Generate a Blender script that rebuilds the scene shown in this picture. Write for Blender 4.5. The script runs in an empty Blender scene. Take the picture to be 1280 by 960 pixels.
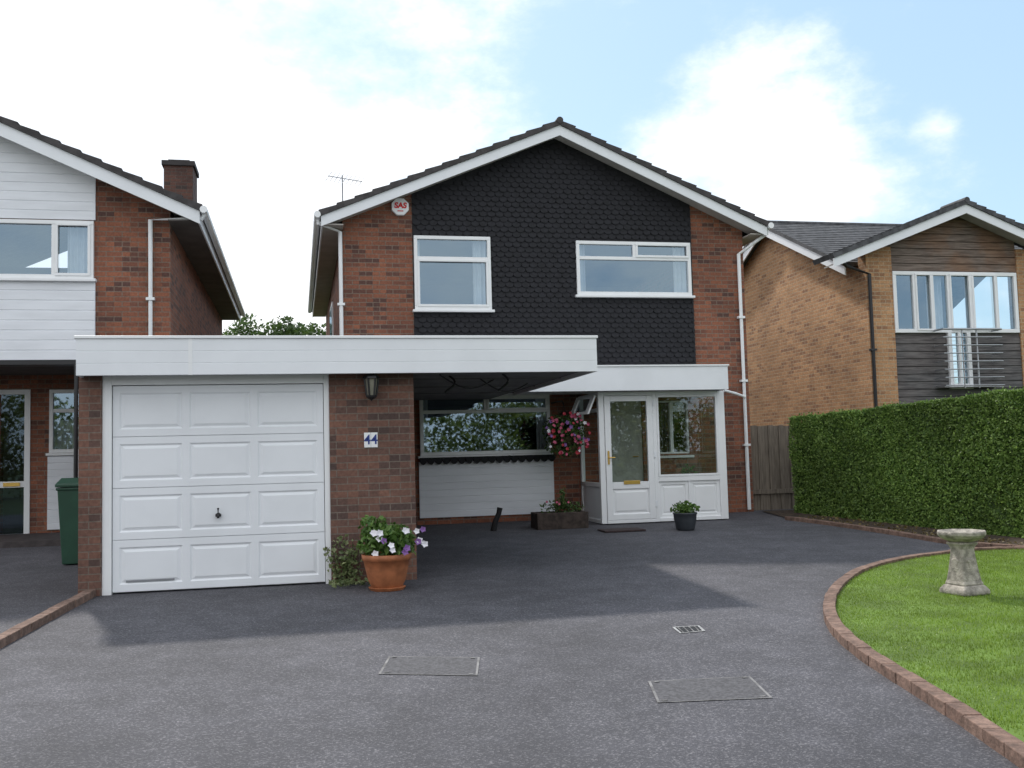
import bpy, math, random
import numpy as np
from mathutils import Vector, Matrix
random.seed(7); rng=np.random.default_rng(7)
S=bpy.context.scene; C=S.collection
# ------------------------------------------------------------------ camera
FPX=1244.; PSI=math.atan(269/FPX); TAU=math.radians(4.0); RHO=0.026
CAM=Vector((0,0,1.64))
fwd=Vector((math.sin(PSI)*math.cos(TAU),math.cos(PSI)*math.cos(TAU),math.sin(TAU)))
r0=Vector((math.cos(PSI),-math.sin(PSI),0)); u0=r0.cross(fwd)
cr=r0*math.cos(RHO)-u0*math.sin(RHO); cu=r0*math.sin(RHO)+u0*math.cos(RHO)
cd=bpy.data.cameras.new('camera'); cam=bpy.data.objects.new('camera',cd); C.objects.link(cam)
m=Matrix((cr,cu,-fwd)).transposed().to_4x4(); m.translation=CAM; cam.matrix_world=m
cd.sensor_width=36; cd.lens=36*FPX/1280; cd.clip_end=3000; S.camera=cam
def ray(px,py): return fwd*FPX+cr*(px-640)+cu*(480-py)
def at(px,py,Y):
    d=ray(px,py); return CAM+d*(Y/d.y)
SL=.029
def gz(y): return SL*max(-4,min(17.2,y))
def G(px,py,h=0):
    d=ray(px,py); t=(CAM.z-h)/(SL*d.y-d.z); return CAM+d*t
# ------------------------------------------------------------------ materials
def nn(nt,t,**k):
    n=nt.nodes.new(t)
    for a,b in k.items(): setattr(n,a,b)
    return n
def newmat(name):
    m=bpy.data.materials.new(name); m.use_nodes=True; nt=m.node_tree
    return m,nt,nt.nodes['Principled BSDF']
def col(c): return (c[0],c[1],c[2],1)
def mixc(nt,fac,a,b,blend='MIX'):
    n=nn(nt,'ShaderNodeMix',data_type='RGBA',blend_type=blend)
    for s,v in ((0,fac),(6,a),(7,b)):
        if isinstance(v,bpy.types.NodeSocket): nt.links.new(v,n.inputs[s])
        else: n.inputs[s].default_value=v if s==0 else col(v)
    return n.outputs[2]
def noise(nt,vec,scale,detail=4,rough=.55):
    n=nn(nt,'ShaderNodeTexNoise'); n.inputs['Scale'].default_value=scale; n.inputs['Detail'].default_value=detail
    n.inputs['Roughness'].default_value=rough
    if vec is not None: nt.links.new(vec,n.inputs['Vector'])
    return n.outputs['Fac']
def ramp(nt,fac,a,b,c0=0,c1=1):
    n=nn(nt,'ShaderNodeMapRange',clamp=True,interpolation_type='SMOOTHSTEP')
    nt.links.new(fac,n.inputs[0]); n.inputs[1].default_value=a; n.inputs[2].default_value=b
    n.inputs[3].default_value=c0; n.inputs[4].default_value=c1
    return n.outputs[0]
def scale(nt,c,s):
    k=nn(nt,'ShaderNodeVectorMath',operation='SCALE'); nt.links.new(c,k.inputs[0]); nt.links.new(s,k.inputs['Scale']); return k.outputs[0]
def bump(nt,h,p,strength,dist):
    n=nn(nt,'ShaderNodeBump'); n.inputs['Strength'].default_value=strength; n.inputs['Distance'].default_value=dist
    nt.links.new(h,n.inputs['Height']); nt.links.new(n.outputs[0],p.inputs['Normal']); return n
def M(name,base,rough=.6,var=.12,scl=5,bmp=0,metal=0,stretch=None,bscale=60):
    m,nt,p=newmat(name); tc=nn(nt,'ShaderNodeTexCoord'); v=tc.outputs['Object']
    if stretch:
        mp=nn(nt,'ShaderNodeMapping'); mp.inputs['Scale'].default_value=stretch; nt.links.new(v,mp.inputs[0]); v=mp.outputs[0]
    f=ramp(nt,noise(nt,v,scl,6),.3,.7)
    c=mixc(nt,f,[x*(1-var) for x in base],[min(1,x*(1+var)) for x in base])
    nt.links.new(c,p.inputs['Base Color']); p.inputs['Roughness'].default_value=rough; p.inputs['Metallic'].default_value=metal
    if bmp: bump(nt,noise(nt,v,bscale,3),p,bmp,.01)
    return m
def brick(name,c1,c2,c3,mortar,w=.225,h=.075,ms=.0075):
    m,nt,p=newmat(name); tc=nn(nt,'ShaderNodeTexCoord'); sp=nn(nt,'ShaderNodeSeparateXYZ'); nt.links.new(tc.outputs['Object'],sp.inputs[0])
    ad=nn(nt,'ShaderNodeMath',operation='ADD'); nt.links.new(sp.outputs[0],ad.inputs[0]); nt.links.new(sp.outputs[1],ad.inputs[1])
    cb=nn(nt,'ShaderNodeCombineXYZ'); nt.links.new(ad.outputs[0],cb.inputs[0]); nt.links.new(sp.outputs[2],cb.inputs[1])
    t=nn(nt,'ShaderNodeTexBrick'); t.inputs['Scale'].default_value=1; t.inputs['Brick Width'].default_value=w; t.inputs['Row Height'].default_value=h
    t.inputs['Mortar Size'].default_value=ms; t.inputs['Mortar Smooth'].default_value=.2
    t.inputs['Color1'].default_value=col(c1); t.inputs['Color2'].default_value=col(c2); t.inputs['Mortar'].default_value=col(mortar)
    nt.links.new(cb.outputs[0],t.inputs['Vector'])
    row=nn(nt,'ShaderNodeMath',operation='DIVIDE'); nt.links.new(sp.outputs[2],row.inputs[0]); row.inputs[1].default_value=h
    fl=nn(nt,'ShaderNodeMath',operation='FLOOR'); nt.links.new(row.outputs[0],fl.inputs[0])
    md=nn(nt,'ShaderNodeMath',operation='MULTIPLY'); nt.links.new(fl.outputs[0],md.inputs[0]); md.inputs[1].default_value=.5
    dx=nn(nt,'ShaderNodeMath',operation='DIVIDE'); nt.links.new(ad.outputs[0],dx.inputs[0]); dx.inputs[1].default_value=w
    sm=nn(nt,'ShaderNodeMath',operation='ADD'); nt.links.new(dx.outputs[0],sm.inputs[0]); nt.links.new(md.outputs[0],sm.inputs[1])
    f2=nn(nt,'ShaderNodeMath',operation='FLOOR'); nt.links.new(sm.outputs[0],f2.inputs[0])
    cc=nn(nt,'ShaderNodeCombineXYZ'); nt.links.new(f2.outputs[0],cc.inputs[0]); nt.links.new(fl.outputs[0],cc.inputs[1])
    wn=nn(nt,'ShaderNodeTexWhiteNoise',noise_dimensions='2D'); nt.links.new(cc.outputs[0],wn.inputs['Vector'])
    f=ramp(nt,wn.outputs['Value'],.6,1)
    notm=nn(nt,'ShaderNodeMath',operation='SUBTRACT'); notm.inputs[0].default_value=1; nt.links.new(t.outputs['Fac'],notm.inputs[1])
    mu=nn(nt,'ShaderNodeMath',operation='MULTIPLY'); nt.links.new(f,mu.inputs[0]); nt.links.new(notm.outputs[0],mu.inputs[1])
    c=mixc(nt,mu.outputs[0],t.outputs['Color'],c3)
    c=scale(nt,c,ramp(nt,noise(nt,tc.outputs['Object'],.9,6,.6),.3,.72,.82,1.13))
    c=scale(nt,c,ramp(nt,noise(nt,tc.outputs['Object'],30,3),.2,.8,.75,1.2))
    nt.links.new(c,p.inputs['Base Color']); p.inputs['Roughness'].default_value=.88
    bump(nt,notm.outputs[0],p,.5,.006)
    return m
def leafmat(name,dark,light,trans=.25,pos=1.5):
    m,nt,p=newmat(name); g=nn(nt,'ShaderNodeNewGeometry'); tc=nn(nt,'ShaderNodeTexCoord')
    a=mixc(nt,g.outputs['Random Per Island'],dark,light)
    k=scale(nt,a,ramp(nt,noise(nt,tc.outputs['Object'],pos,4),.3,.7,.75,1.2))
    nt.links.new(k,p.inputs['Base Color']); p.inputs['Roughness'].default_value=.45
    tr=nn(nt,'ShaderNodeBsdfTranslucent'); nt.links.new(k,tr.inputs[0])
    mx=nn(nt,'ShaderNodeMixShader'); mx.inputs[0].default_value=trans
    nt.links.new(p.outputs[0],mx.inputs[1]); nt.links.new(tr.outputs[0],mx.inputs[2])
    nt.links.new(mx.outputs[0],nt.nodes['Material Output'].inputs[0]); return m
def glass(name,fac=.3,tint=(.75,.8,.8),gc=(.58,.78,.95)):
    m,nt,p=newmat(name); nt.nodes.remove(p)
    t=nn(nt,'ShaderNodeBsdfTransparent'); t.inputs[0].default_value=col(tint)
    g=nn(nt,'ShaderNodeBsdfGlossy'); g.inputs['Roughness'].default_value=0.015; g.inputs[0].default_value=col(gc)
    tc=nn(nt,'ShaderNodeTexCoord'); b=nn(nt,'ShaderNodeBump'); b.inputs['Strength'].default_value=.03; b.inputs['Distance'].default_value=.01
    nt.links.new(noise(nt,tc.outputs['Object'],1.4,0),b.inputs['Height']); nt.links.new(b.outputs[0],g.inputs['Normal'])
    mx=nn(nt,'ShaderNodeMixShader'); mx.inputs[0].default_value=fac
    nt.links.new(t.outputs[0],mx.inputs[1]); nt.links.new(g.outputs[0],mx.inputs[2]); nt.links.new(mx.outputs[0],nt.nodes['Material Output'].inputs[0]); return m
def asphalt():
    m,nt,p=newmat('asphalt'); tc=nn(nt,'ShaderNodeTexCoord'); v=tc.outputs['Object']
    vo=nn(nt,'ShaderNodeTexVoronoi'); vo.inputs['Scale'].default_value=100; nt.links.new(v,vo.inputs['Vector'])
    s=nn(nt,'ShaderNodeSeparateColor'); nt.links.new(vo.outputs['Color'],s.inputs[0])
    a=mixc(nt,ramp(nt,s.outputs[0],.5,1),(.058,.057,.068),(.205,.198,.212))
    a=mixc(nt,ramp(nt,noise(nt,v,55,4,.8),.35,.65),(.064,.063,.073),a)
    for q in (ramp(nt,noise(nt,v,.4,5,.6),.3,.7,.78,1.2),ramp(nt,noise(nt,v,3.2,4,.65),.3,.75,.86,1.12)): a=scale(nt,a,q)
    nt.links.new(a,p.inputs['Base Color']); p.inputs['Roughness'].default_value=.85
    bump(nt,vo.outputs['Distance'],p,.6,.005); return m
def weathered(name,a1,a2,b1,b2):
    m,nt,p=newmat(name); tc=nn(nt,'ShaderNodeTexCoord'); mp=nn(nt,'ShaderNodeMapping'); mp.inputs['Scale'].default_value=(1,1,14)
    nt.links.new(tc.outputs['Object'],mp.inputs[0]); f=ramp(nt,noise(nt,mp.outputs[0],2.2,7,.7),.35,.65)
    f2=ramp(nt,noise(nt,tc.outputs['Object'],1.2,4),.4,.62)
    c=mixc(nt,f2,mixc(nt,f,a1,a2),mixc(nt,f,b1,b2))
    nt.links.new(c,p.inputs['Base Color']); p.inputs['Roughness'].default_value=.85; return m
BR=brick('red_brick',(.31,.115,.064),(.20,.078,.050),(.105,.052,.042),(.21,.155,.12))
BCH=brick('shaded_chimney_brick',(.12,.055,.04),(.08,.04,.032),(.05,.035,.03),(.09,.07,.06))  # dark brown chimney brick, with the shade on its face put into the colour
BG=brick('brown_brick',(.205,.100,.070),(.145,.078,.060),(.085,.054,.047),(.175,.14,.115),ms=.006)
BT=brick('tan_brick',(.54,.30,.15),(.43,.23,.115),(.30,.155,.085),(.47,.36,.24))
WH=M('white_upvc',(.86,.87,.88),.35,.02,3)
WP=M('white_paint',(.82,.84,.87),.5,.035,1.5)
WC=M('white_cladding',(.80,.82,.86),.5,.045,1.5,stretch=(1,1,5))
TILE=M('black_tile',(.012,.012,.016),.8,.3,14)
SCAL=M('black_trim',(.008,.008,.01),.8,.2,14)
RT=M('grey_roof_tile',(.06,.055,.056),.85,.3,7,.5)
SLATE=M('slate_tile',(.075,.076,.082),.85,.4,7,.3)
SOFD=M('grey_soffit',(.17,.17,.18),.7,.2,3)
SOFN=M('brown_soffit',(.10,.09,.085),.8,.2,3)
SOF=M('cream_soffit',(.42,.39,.36),.7,.1,3)
ASP=asphalt()
GL=glass('window_glass',.27); GLP=glass('porch_glass',.12,(.82,.87,.84),(.75,.85,.9)); GLD=glass('entrance_glass',.10,(.5,.55,.55))
CUR=M('curtain_cloth',(.72,.73,.76),.9,.08,4)
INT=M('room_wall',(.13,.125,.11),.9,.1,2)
BLK=M('black_metal',(.015,.015,.017),.4,.1,6)
CHR=M('brushed_steel',(.42,.43,.45),.35,.06,8,metal=.8)
AER=M('dull_aluminium',(.30,.31,.33),.5,.06,8)
GOLD=M('brass',(.65,.42,.12),.3,.08,8,metal=1)
TERRA=M('terracotta',(.36,.125,.05),.6,.22,9,.2)
STONE=M('weathered_stone',(.33,.30,.26),.9,.42,14,.9)
SOIL=M('soil',(.055,.038,.026),.95,.5,14,1)
WOOD=M('fence_wood',(.17,.14,.11),.85,.3,5,.3,stretch=(8,8,.6))
WEATH=weathered('brown_boards',(.10,.075,.062),(.24,.19,.16),(.13,.075,.05),(.25,.155,.10))
WEATHG=weathered('grey_boards',(.06,.058,.06),(.15,.145,.145),(.075,.065,.065),(.17,.155,.15))
BIN=M('green_plastic',(.02,.075,.045),.45,.12,4)
LEAFH=leafmat('hedge_leaf',(.075,.155,.03),(.27,.40,.09),.3,.9)
LEAFP=leafmat('plant_leaf',(.05,.12,.02),(.16,.27,.06),.3,6)
LEAFD=leafmat('basket_leaf',(.03,.07,.015),(.10,.17,.04),.25,6)
LEAFT=leafmat('tree_leaf',(.04,.08,.02),(.11,.18,.04),.3,.5)
LEAFB=leafmat('belt_leaf',(.06,.09,.014),(.24,.26,.045),.25,.3)
GRASS=leafmat('grass_blade',(.13,.22,.022),(.27,.38,.06),.35,1.4)
BARK=M('bark',(.11,.08,.055),.9,.3,10,.5)
def edging():
    m,nt,p=newmat('edging_brick'); g=nn(nt,'ShaderNodeNewGeometry'); tc=nn(nt,'ShaderNodeTexCoord')
    a=mixc(nt,g.outputs['Random Per Island'],(.17,.105,.08),(.235,.15,.115)); k=scale(nt,a,ramp(nt,noise(nt,tc.outputs['Object'],14,6,.75),.3,.75,.5,1.35))
    nt.links.new(k,p.inputs['Base Color']); p.inputs['Roughness'].default_value=.9
    bump(nt,noise(nt,tc.outputs['Object'],50,3),p,.6,.01); return m
EDG=edging()
# ------------------------------------------------------------------ mesh builder
ORG={}
class MB:
    def __init__(s): s.v=[]; s.f=[]
    def add(s,vs,fs):
        o=len(s.v); s.v+= [tuple(v) for v in vs]; s.f+=[tuple(i+o for i in f) for f in fs]; return s
    def box(s,x0,x1,y0,y1,z0,z1):
        x0,x1=min(x0,x1),max(x0,x1); y0,y1=min(y0,y1),max(y0,y1); z0,z1=min(z0,z1),max(z0,z1)
        return s.add([(x0,y0,z0),(x1,y0,z0),(x1,y1,z0),(x0,y1,z0),(x0,y0,z1),(x1,y0,z1),(x1,y1,z1),(x0,y1,z1)],
          [(0,3,2,1),(4,5,6,7),(0,1,5,4),(1,2,6,5),(2,3,7,6),(3,0,4,7)])
    def prism_y(s,pts,y0,y1):
        n=len(pts); vs=[(x,y0,z) for x,z in pts]+[(x,y1,z) for x,z in pts]
        return s.add(vs,[tuple(range(n)),tuple(range(2*n-1,n-1,-1))]+[(i,i+n,(i+1)%n+n,(i+1)%n) for i in range(n)])
    def prism_x(s,pts,x0,x1):
        f0=x0 if callable(x0) else (lambda z:x0); f1=x1 if callable(x1) else (lambda z:x1)
        n=len(pts); vs=[(f0(z),y,z) for y,z in pts]+[(f1(z),y,z) for y,z in pts]
        return s.add(vs,[tuple(range(n-1,-1,-1)),tuple(range(n,2*n))]+[(i,(i+1)%n,(i+1)%n+n,i+n) for i in range(n)])
    def obox(s,c,ax,lx,ly,lz,up=Vector((0,0,1))):
        ax=Vector(ax).normalized(); ay=up.cross(ax).normalized(); az=ax.cross(ay); c=Vector(c)
        vs=[c+ax*(lx/2*a)+ay*(ly/2*b)+az*(lz/2*d) for d in(-1,1) for a,b in((-1,-1),(1,-1),(1,1),(-1,1))]
        return s.add(vs,[(0,3,2,1),(4,5,6,7),(0,1,5,4),(1,2,6,5),(2,3,7,6),(3,0,4,7)])
    def tube(s,pts,r,n=8,cap=True):
        pts=[Vector(p) for p in pts]; o=len(s.v); rs=r if isinstance(r,(list,tuple)) else [r]*len(pts)
        for i,p in enumerate(pts):
            d=(pts[min(i+1,len(pts)-1)]-pts[max(i-1,0)]).normalized()
            a=d.cross(Vector((0,0,1)))
            if a.length<.05: a=d.cross(Vector((0,1,0)))
            a.normalize(); b=d.cross(a)
            for k in range(n):
                t=2*math.pi*k/n; s.v.append(tuple(p+(a*math.cos(t)+b*math.sin(t))*rs[i]))
        for i in range(len(pts)-1):
            for k in range(n):
                k2=(k+1)%n; s.f.append((o+i*n+k,o+i*n+k2,o+(i+1)*n+k2,o+(i+1)*n+k))
        if cap: s.f.append(tuple(o+k for k in range(n-1,-1,-1))); s.f.append(tuple(o+(len(pts)-1)*n+k for k in range(n)))
        return s
    def lathe(s,prof,c,n=24,rot=0):
        o=len(s.v); cx,cy,cz=c
        for r,z in prof:
            for k in range(n):
                t=2*math.pi*k/n+rot
                s.v.append((cx+r*math.cos(t),cy+r*math.sin(t),cz+z))
        for i in range(len(prof)-1):
            for k in range(n):
                k2=(k+1)%n; s.f.append((o+i*n+k,o+i*n+k2,o+(i+1)*n+k2,o+(i+1)*n+k))
        s.f.append(tuple(o+k for k in range(n-1,-1,-1))); s.f.append(tuple(o+(len(prof)-1)*n+k for k in range(n)))
        return s
    def nested(s,rects,fill=True):
        o=len(s.v)
        for x0,x1,z0,z1,y in rects: s.v+=[(x0,y,z0),(x1,y,z0),(x1,y,z1),(x0,y,z1)]
        for i in range(len(rects)-1):
            for k in range(4):
                k2=(k+1)%4; s.f.append((o+4*i+k,o+4*i+k2,o+4*i+4+k2,o+4*i+4+k))
        if fill: e=o+4*(len(rects)-1); s.f.append((e,e+1,e+2,e+3))
        return s
    def quad(s,a,b,c,d): return s.add([a,b,c,d],[(0,1,2,3)])
    def build(s,name,mat,parent=None,smooth=False,loc=None,bevel=0):
        if parent is not None: org=ORG[parent]
        elif loc is not None: org=Vector(loc)
        else:
            a=np.array(s.v); org=Vector(((a[:,0].min()+a[:,0].max())/2,(a[:,1].min()+a[:,1].max())/2,a[:,2].min()))
        me=bpy.data.meshes.new(name); me.from_pydata([(x-org.x,y-org.y,z-org.z) for x,y,z in s.v],[],s.f); me.update()
        if mat: me.materials.append(mat)
        if smooth: me.polygons.foreach_set('use_smooth',[True]*len(me.polygons))
        ob=bpy.data.objects.new(name,me); C.objects.link(ob); ORG[ob]=org
        if parent is not None: ob.parent=parent
        else: ob.location=org
        if bevel:
            b=ob.modifiers.new('bevel','BEVEL'); b.width=bevel; b.segments=2; b.limit_method='ANGLE'
        return ob
def tag(o,label,cat,group=None):
    o['label']=label; o['category']=cat
    if group: o['group']=group
    return o
def thing(name,label,cat,loc,group=None):
    o=bpy.data.objects.new(name,None); C.objects.link(o); o.location=loc; o.empty_display_size=.3; ORG[o]=Vector(loc); return tag(o,label,cat,group)
def struct(o): o['kind']='structure'; return o
def gridwall(mb,x0,x1,z0,z1,y0,y1,holes):
    xs=sorted({x0,x1}|{h[0] for h in holes}|{h[1] for h in holes}); zs=sorted({z0,z1}|{h[2] for h in holes}|{h[3] for h in holes})
    for i in range(len(xs)-1):
        for j in range(len(zs)-1):
            cx=(xs[i]+xs[i+1])/2; cz=(zs[j]+zs[j+1])/2
            if cx<x0 or cx>x1 or cz<z0 or cz>z1: continue
            if any(h[0]<cx<h[1] and h[2]<cz<h[3] for h in holes): continue
            mb.box(xs[i],xs[i+1],y0,y1,zs[j],zs[j+1])
    return mb
def clad(x0,x1,z0,z1,y,pitch=.14,proj=.009,mb=None):
    mb=mb or MB(); n=max(1,round((z1-z0)/pitch)); p=(z1-z0)/n; pts=[(y+.03,z0)]
    for i in range(n):
        a=z0+i*p; pts+=[(y-proj,a),(y-proj,a+p*.86),(y,a+p*.94)]
    pts+=[(y,z1),(y+.03,z1)]
    return mb.prism_x(pts[::-1],x0,x1)
def curtain(x0,x1,z0,z1,y,amp=.03,wl=.09):
    mb=MB(); n=int((x1-x0)/.012)+2
    for i in range(n+1):
        x=x0+(x1-x0)*i/n; yy=y+amp*math.sin(x/wl*6.283)+amp*.4*math.sin(x/wl*2.1)
        mb.v+=[(x,yy,z0),(x,yy,z1)]
    for i in range(n): mb.f.append((2*i,2*i+2,2*i+3,2*i+1))
    return mb
def window(root,x0,x1,z0,z1,y,vs=(),hs=(),fw=.06,label=None,curt=(),gm=None,sill=True,sash=(),name='window'):
    f=MB(); d=.08
    f.box(x0,x1,y,y+d,z0,z0+fw).box(x0,x1,y,y+d,z1-fw,z1).box(x0,x0+fw,y,y+d,z0+fw,z1-fw).box(x1-fw,x1,y,y+d,z0+fw,z1-fw)
    for v in vs:
        a,b=(z0+fw,z1-fw) if not isinstance(v,tuple) else v[1:]
        c=v if not isinstance(v,tuple) else v[0]; f.box(c-.03,c+.03,y+.002,y+d-.002,a,b)
    for h in hs:
        a,b=(x0+fw,x1-fw) if not isinstance(h,tuple) else h[1:]
        c=h if not isinstance(h,tuple) else h[0]; f.box(a,b,y+.004,y+d-.004,c-.03,c+.03)
    for (a,b,c,e) in sash:
        w=.04; yy=y-.018; f.box(a,b,yy,y+.03,c,c+w).box(a,b,yy,y+.03,e-w,e).box(a,a+w,yy,y+.03,c+w,e-w).box(b-w,b,yy,y+.03,c+w,e-w)
    o=f.build(name,WH,root,bevel=.006)
    if label: o['label']=label
    MB().quad((x0+.02,y+.045,z0+.02),(x1-.02,y+.045,z0+.02),(x1-.02,y+.045,z1-.02),(x0+.02,y+.045,z1-.02)).build('pane',gm or GL,o)
    if sill: MB().box(x0-.04,x1+.04,y-.05,y+.06,z0-.045,z0-.002).build('sill',WH,o,bevel=.006)
    for (a,b,c,e) in curt: curtain(a,b,c,e,y+.2).build('curtain',CUR,o,smooth=True)
    return o
def leafmesh(P,size,asp=.55,up=None,mb=None,sv=.35):
    mb=mb or MB(); n=len(P)
    a=rng.normal(size=(n,3)); a/=np.linalg.norm(a,axis=1)[:,None]
    b=rng.normal(size=(n,3)); b-= (a*b).sum(1)[:,None]*a; b/=np.linalg.norm(b,axis=1)[:,None]
    s=size*(1+sv*rng.uniform(-1,1,n))[:,None]
    c=np.cross(a,b)*s*.12
    V=np.stack([P-a*s*.5,P+b*s*asp*.5+c,P+a*s*.5,P-b*s*asp*.5+c],1).reshape(-1,3)
    o=len(mb.v); mb.v+=[tuple(v) for v in V.tolist()]; mb.f+=[(o+4*i,o+4*i+1,o+4*i+2,o+4*i+3) for i in range(n)]
    return mb
def ball(c,r,n,shell=.6):
    d=rng.normal(size=(n,3)); d/=np.linalg.norm(d,axis=1)[:,None]; q=(shell+(1-shell)*rng.uniform(0,1,n))[:,None]
    return np.array(c)+d*q*np.array(r)
# ------------------------------------------------------------------ ground
def sheet(x0,x1,ys,dz):
    mb=MB()
    for y in ys: mb.v+=[(x0,y,gz(y)+dz),(x1,y,gz(y)+dz)]
    for i in range(len(ys)-1): mb.f.append((2*i,2*i+1,2*i+3,2*i+2))
    return mb
GR=M('rough_grass_ground',(.05,.075,.025),.95,.4,1.5,.5)
struct(sheet(-600,600,[-600,-4,17.2,900],0).build('ground',GR,loc=(0,0,0)))
struct(sheet(-14,9.9,[-4,17.2],.004).build('driveway',ASP,loc=(0,0,0)))
kpx=[(1345,691),(1280,691),(1230,692),(1180,697),(1120,706),(1075,720),(1047,741),(1037,765),(1046,791),(1075,819),(1120,849),(1180,887),(1232,922),(1290,962),(1400,1045)]
kp=[G(*p) for p in kpx]
def catmull(P,step):
    out=[]
    for i in range(len(P)-1):
        p0=P[max(i-1,0)];p1=P[i];p2=P[i+1];p3=P[min(i+2,len(P)-1)]
        for k in range(24):
            t=k/24; out.append(.5*((2*p1)+(p2-p0)*t+(2*p0-5*p1+4*p2-p3)*t*t+(3*p1-p0-3*p2+p3)*t**3))
    out.append(P[-1]); res=[out[0]]; acc=0
    for a,b in zip(out,out[1:]):
        L=(b-a).length
        while acc+L>=step:
            f=(step-acc)/L; a=a.lerp(b,f); res.append(a.copy()); L=(b-a).length; acc=0
        acc+=L
    return res
kc=catmull(kp,.225)
def kerb(path,label,w=.10,h=.075,gap=.003):
    mb=MB()
    for a,b in zip(path,path[1:]):
        c=(a+b)/2; d=b-a; L=d.length-gap; z=gz(c.y); j=random.uniform(-.01,.01)
        mb.obox((c.x+random.uniform(-.003,.003),c.y,z+h/2-.03+random.uniform(-.003,.003)),(d.x-d.y*j,d.y+d.x*j,d.y*SL),L,w,h+.06)
    o=mb.build('brick_edging',EDG,bevel=.005); tag(o,label,'kerb','brick edgings beside the drive'); return o
kerb(kc,'curved brick edging around the lit lawn')
lawn=[Vector((p.x,p.y,0)) for p in kc]
poly=[(p.x,p.y) for p in lawn]+[(11,kc[-1].y),(11,kc[0].y)]
mb=MB(); mb.v=[(x,y,gz(y)+.045) for x,y in poly]; mb.f=[tuple(range(len(poly)))]
LAWN=M('lawn_base',(.10,.165,.025),.95,.3,3,.6)
struct(mb.build('lawn',LAWN,loc=(0,0,0)))
pa=np.array(poly)
def inside(x,y):
    c=np.zeros(len(x),bool); j=len(pa)-1
    for i in range(len(pa)):
        xi,yi=pa[i]; xj,yj=pa[j]
        q=((yi>y)!=(yj>y))&(x<(xj-xi)*(y-yi)/(yj-yi+1e-12)+xi); c^=q; j=i
    return c
N=210000; gx=rng.uniform(3.5,9.3,N); gy=rng.uniform(2.8,10.8,N)
k=inside(gx,gy)&(gx<gy*.95+.3); gx=gx[k]; gy=gy[k]; n=len(gx); th=rng.uniform(0,6.283,n)
hh=rng.uniform(.010,.026,n)*(1+.25*np.sin(gx*3+gy*2)*np.sin(gy*4.3)); w=.0035
ln=rng.uniform(0,.015,n); gzv=SL*gy+.043
V=np.stack([np.stack([gx-w*np.cos(th),gy-w*np.sin(th),gzv],1),np.stack([gx+w*np.cos(th),gy+w*np.sin(th),gzv],1),np.stack([gx-ln*np.sin(th),gy+ln*np.cos(th),gzv+hh],1)],1).reshape(-1,3)
mb=MB(); mb.v=[tuple(v) for v in V.tolist()]; mb.f=[(3*i,3*i+1,3*i+2) for i in range(n)]
g=mb.build('lawn_grass',GRASS,loc=(0,0,0)); g['kind']='stuff'; tag(g,'short bright green grass of the lawn inside the curved kerb','grass')
hk=[G(*p) for p in [(984,650),(1040,657),(1100,666),(1150,674),(1185,680),(1235,685),(1282,688),(1345,690.5)]]
kerb(catmull(hk,.225),'long low brick edging in front of the tall hedge',h=.06)
hA=Vector((8.43,16.1,0)); hd=Vector((.18,-.984,0)).normalized()
bed=[(p.x+.05,p.y) for p in hk]+[(11.5,9.6),(11.5,16.6),(8.1,16.6)]
mb=MB(); mb.v=[(x,y,gz(y)+.02) for x,y in bed]; mb.f=[tuple(range(len(bed)))]
struct(mb.build('soil_bed',SOIL,loc=(0,0,0)))
lk=[G(116,745),G(60,775),G(0,808),G(-90,858)]
kerb(catmull(lk,.225),'straight brick edging running out from the garage corner at left')
P=[]
for i in range(420):
    t=random.random(); j=min(int(t*(len(hk)-1)),len(hk)-2); q=hk[j].lerp(hk[j+1],random.random())
    P.append((q.x+random.uniform(.1,.8),q.y+random.uniform(-.2,.3),gz(q.y)+.035))
o=leafmesh(np.array(P),.05,.6).build('leaf_litter',leafmat('dry_leaf',(.10,.07,.03),(.22,.17,.06),.1,4)); o['kind']='stuff'; tag(o,'scattered dry leaves on the soil under the hedge','leaves')
def hedge():
    root=thing('garden_hedge','long clipped green hedge taller than the brick edging at right','hedge',(8.9,12,gz(12)))
    L=9.2; W=.95
    def H_(s): return 1.67+.036*s
    def pt(s,t,z):
        p=hA+hd*s+Vector((-hd.y,hd.x,0))*t; return (p.x,p.y,gz(16.1)+z)
    m2=MB(); w=.09; a,b=H_(0)-w,H_(L)-w
    m2.add([pt(w,w,-.1),pt(L,w,-.3),pt(L,W-w,-.3),pt(w,W-w,-.1),pt(w,w,a),pt(L,w,b),pt(L,W-w,b),pt(w,W-w,a)],[(0,1,5,4),(1,2,6,5),(2,3,7,6),(3,0,4,7),(4,5,6,7)])
    m2.build('branch_mass',M('hedge_inside',(.045,.08,.02),.95,.4,10),root)
    def tr(s,t,z): return np.stack([hA.x+hd.x*s-hd.y*t,hA.y+hd.y*s+hd.x*t,gz(16.1)+z],1)
    def lump(a,b): return .03*np.sin(a*2.3+1)*np.sin(b*3.1+a)+.02*np.sin(a*6.1+b*5)+.013*np.sin(a*13+b*9)
    n=90000; s=rng.uniform(0,L,n); z=rng.uniform(-.25,1,n); z=np.where(z<0,z,z*H_(s)); t=.02+lump(s,z)+rng.exponential(.022,n)-.03*(rng.random(n)<.03)
    n2=36000; s2=rng.uniform(0,L,n2); t2=rng.uniform(0,W,n2); z2=H_(s2)+lump(s2,t2)*.6-rng.exponential(.02,n2)+.05*(rng.random(n2)<.02)
    n3=8000; t3=rng.uniform(0,W,n3); z3=rng.uniform(0,1.67,n3); s3=.02+lump(t3,z3)+rng.exponential(.03,n3)
    P=np.concatenate([tr(s,t,z),tr(s2,t2,z2),tr(s3,t3,z3)])
    leafmesh(P,.041,.62).build('foliage',LEAFH,root)
hedge()
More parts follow.
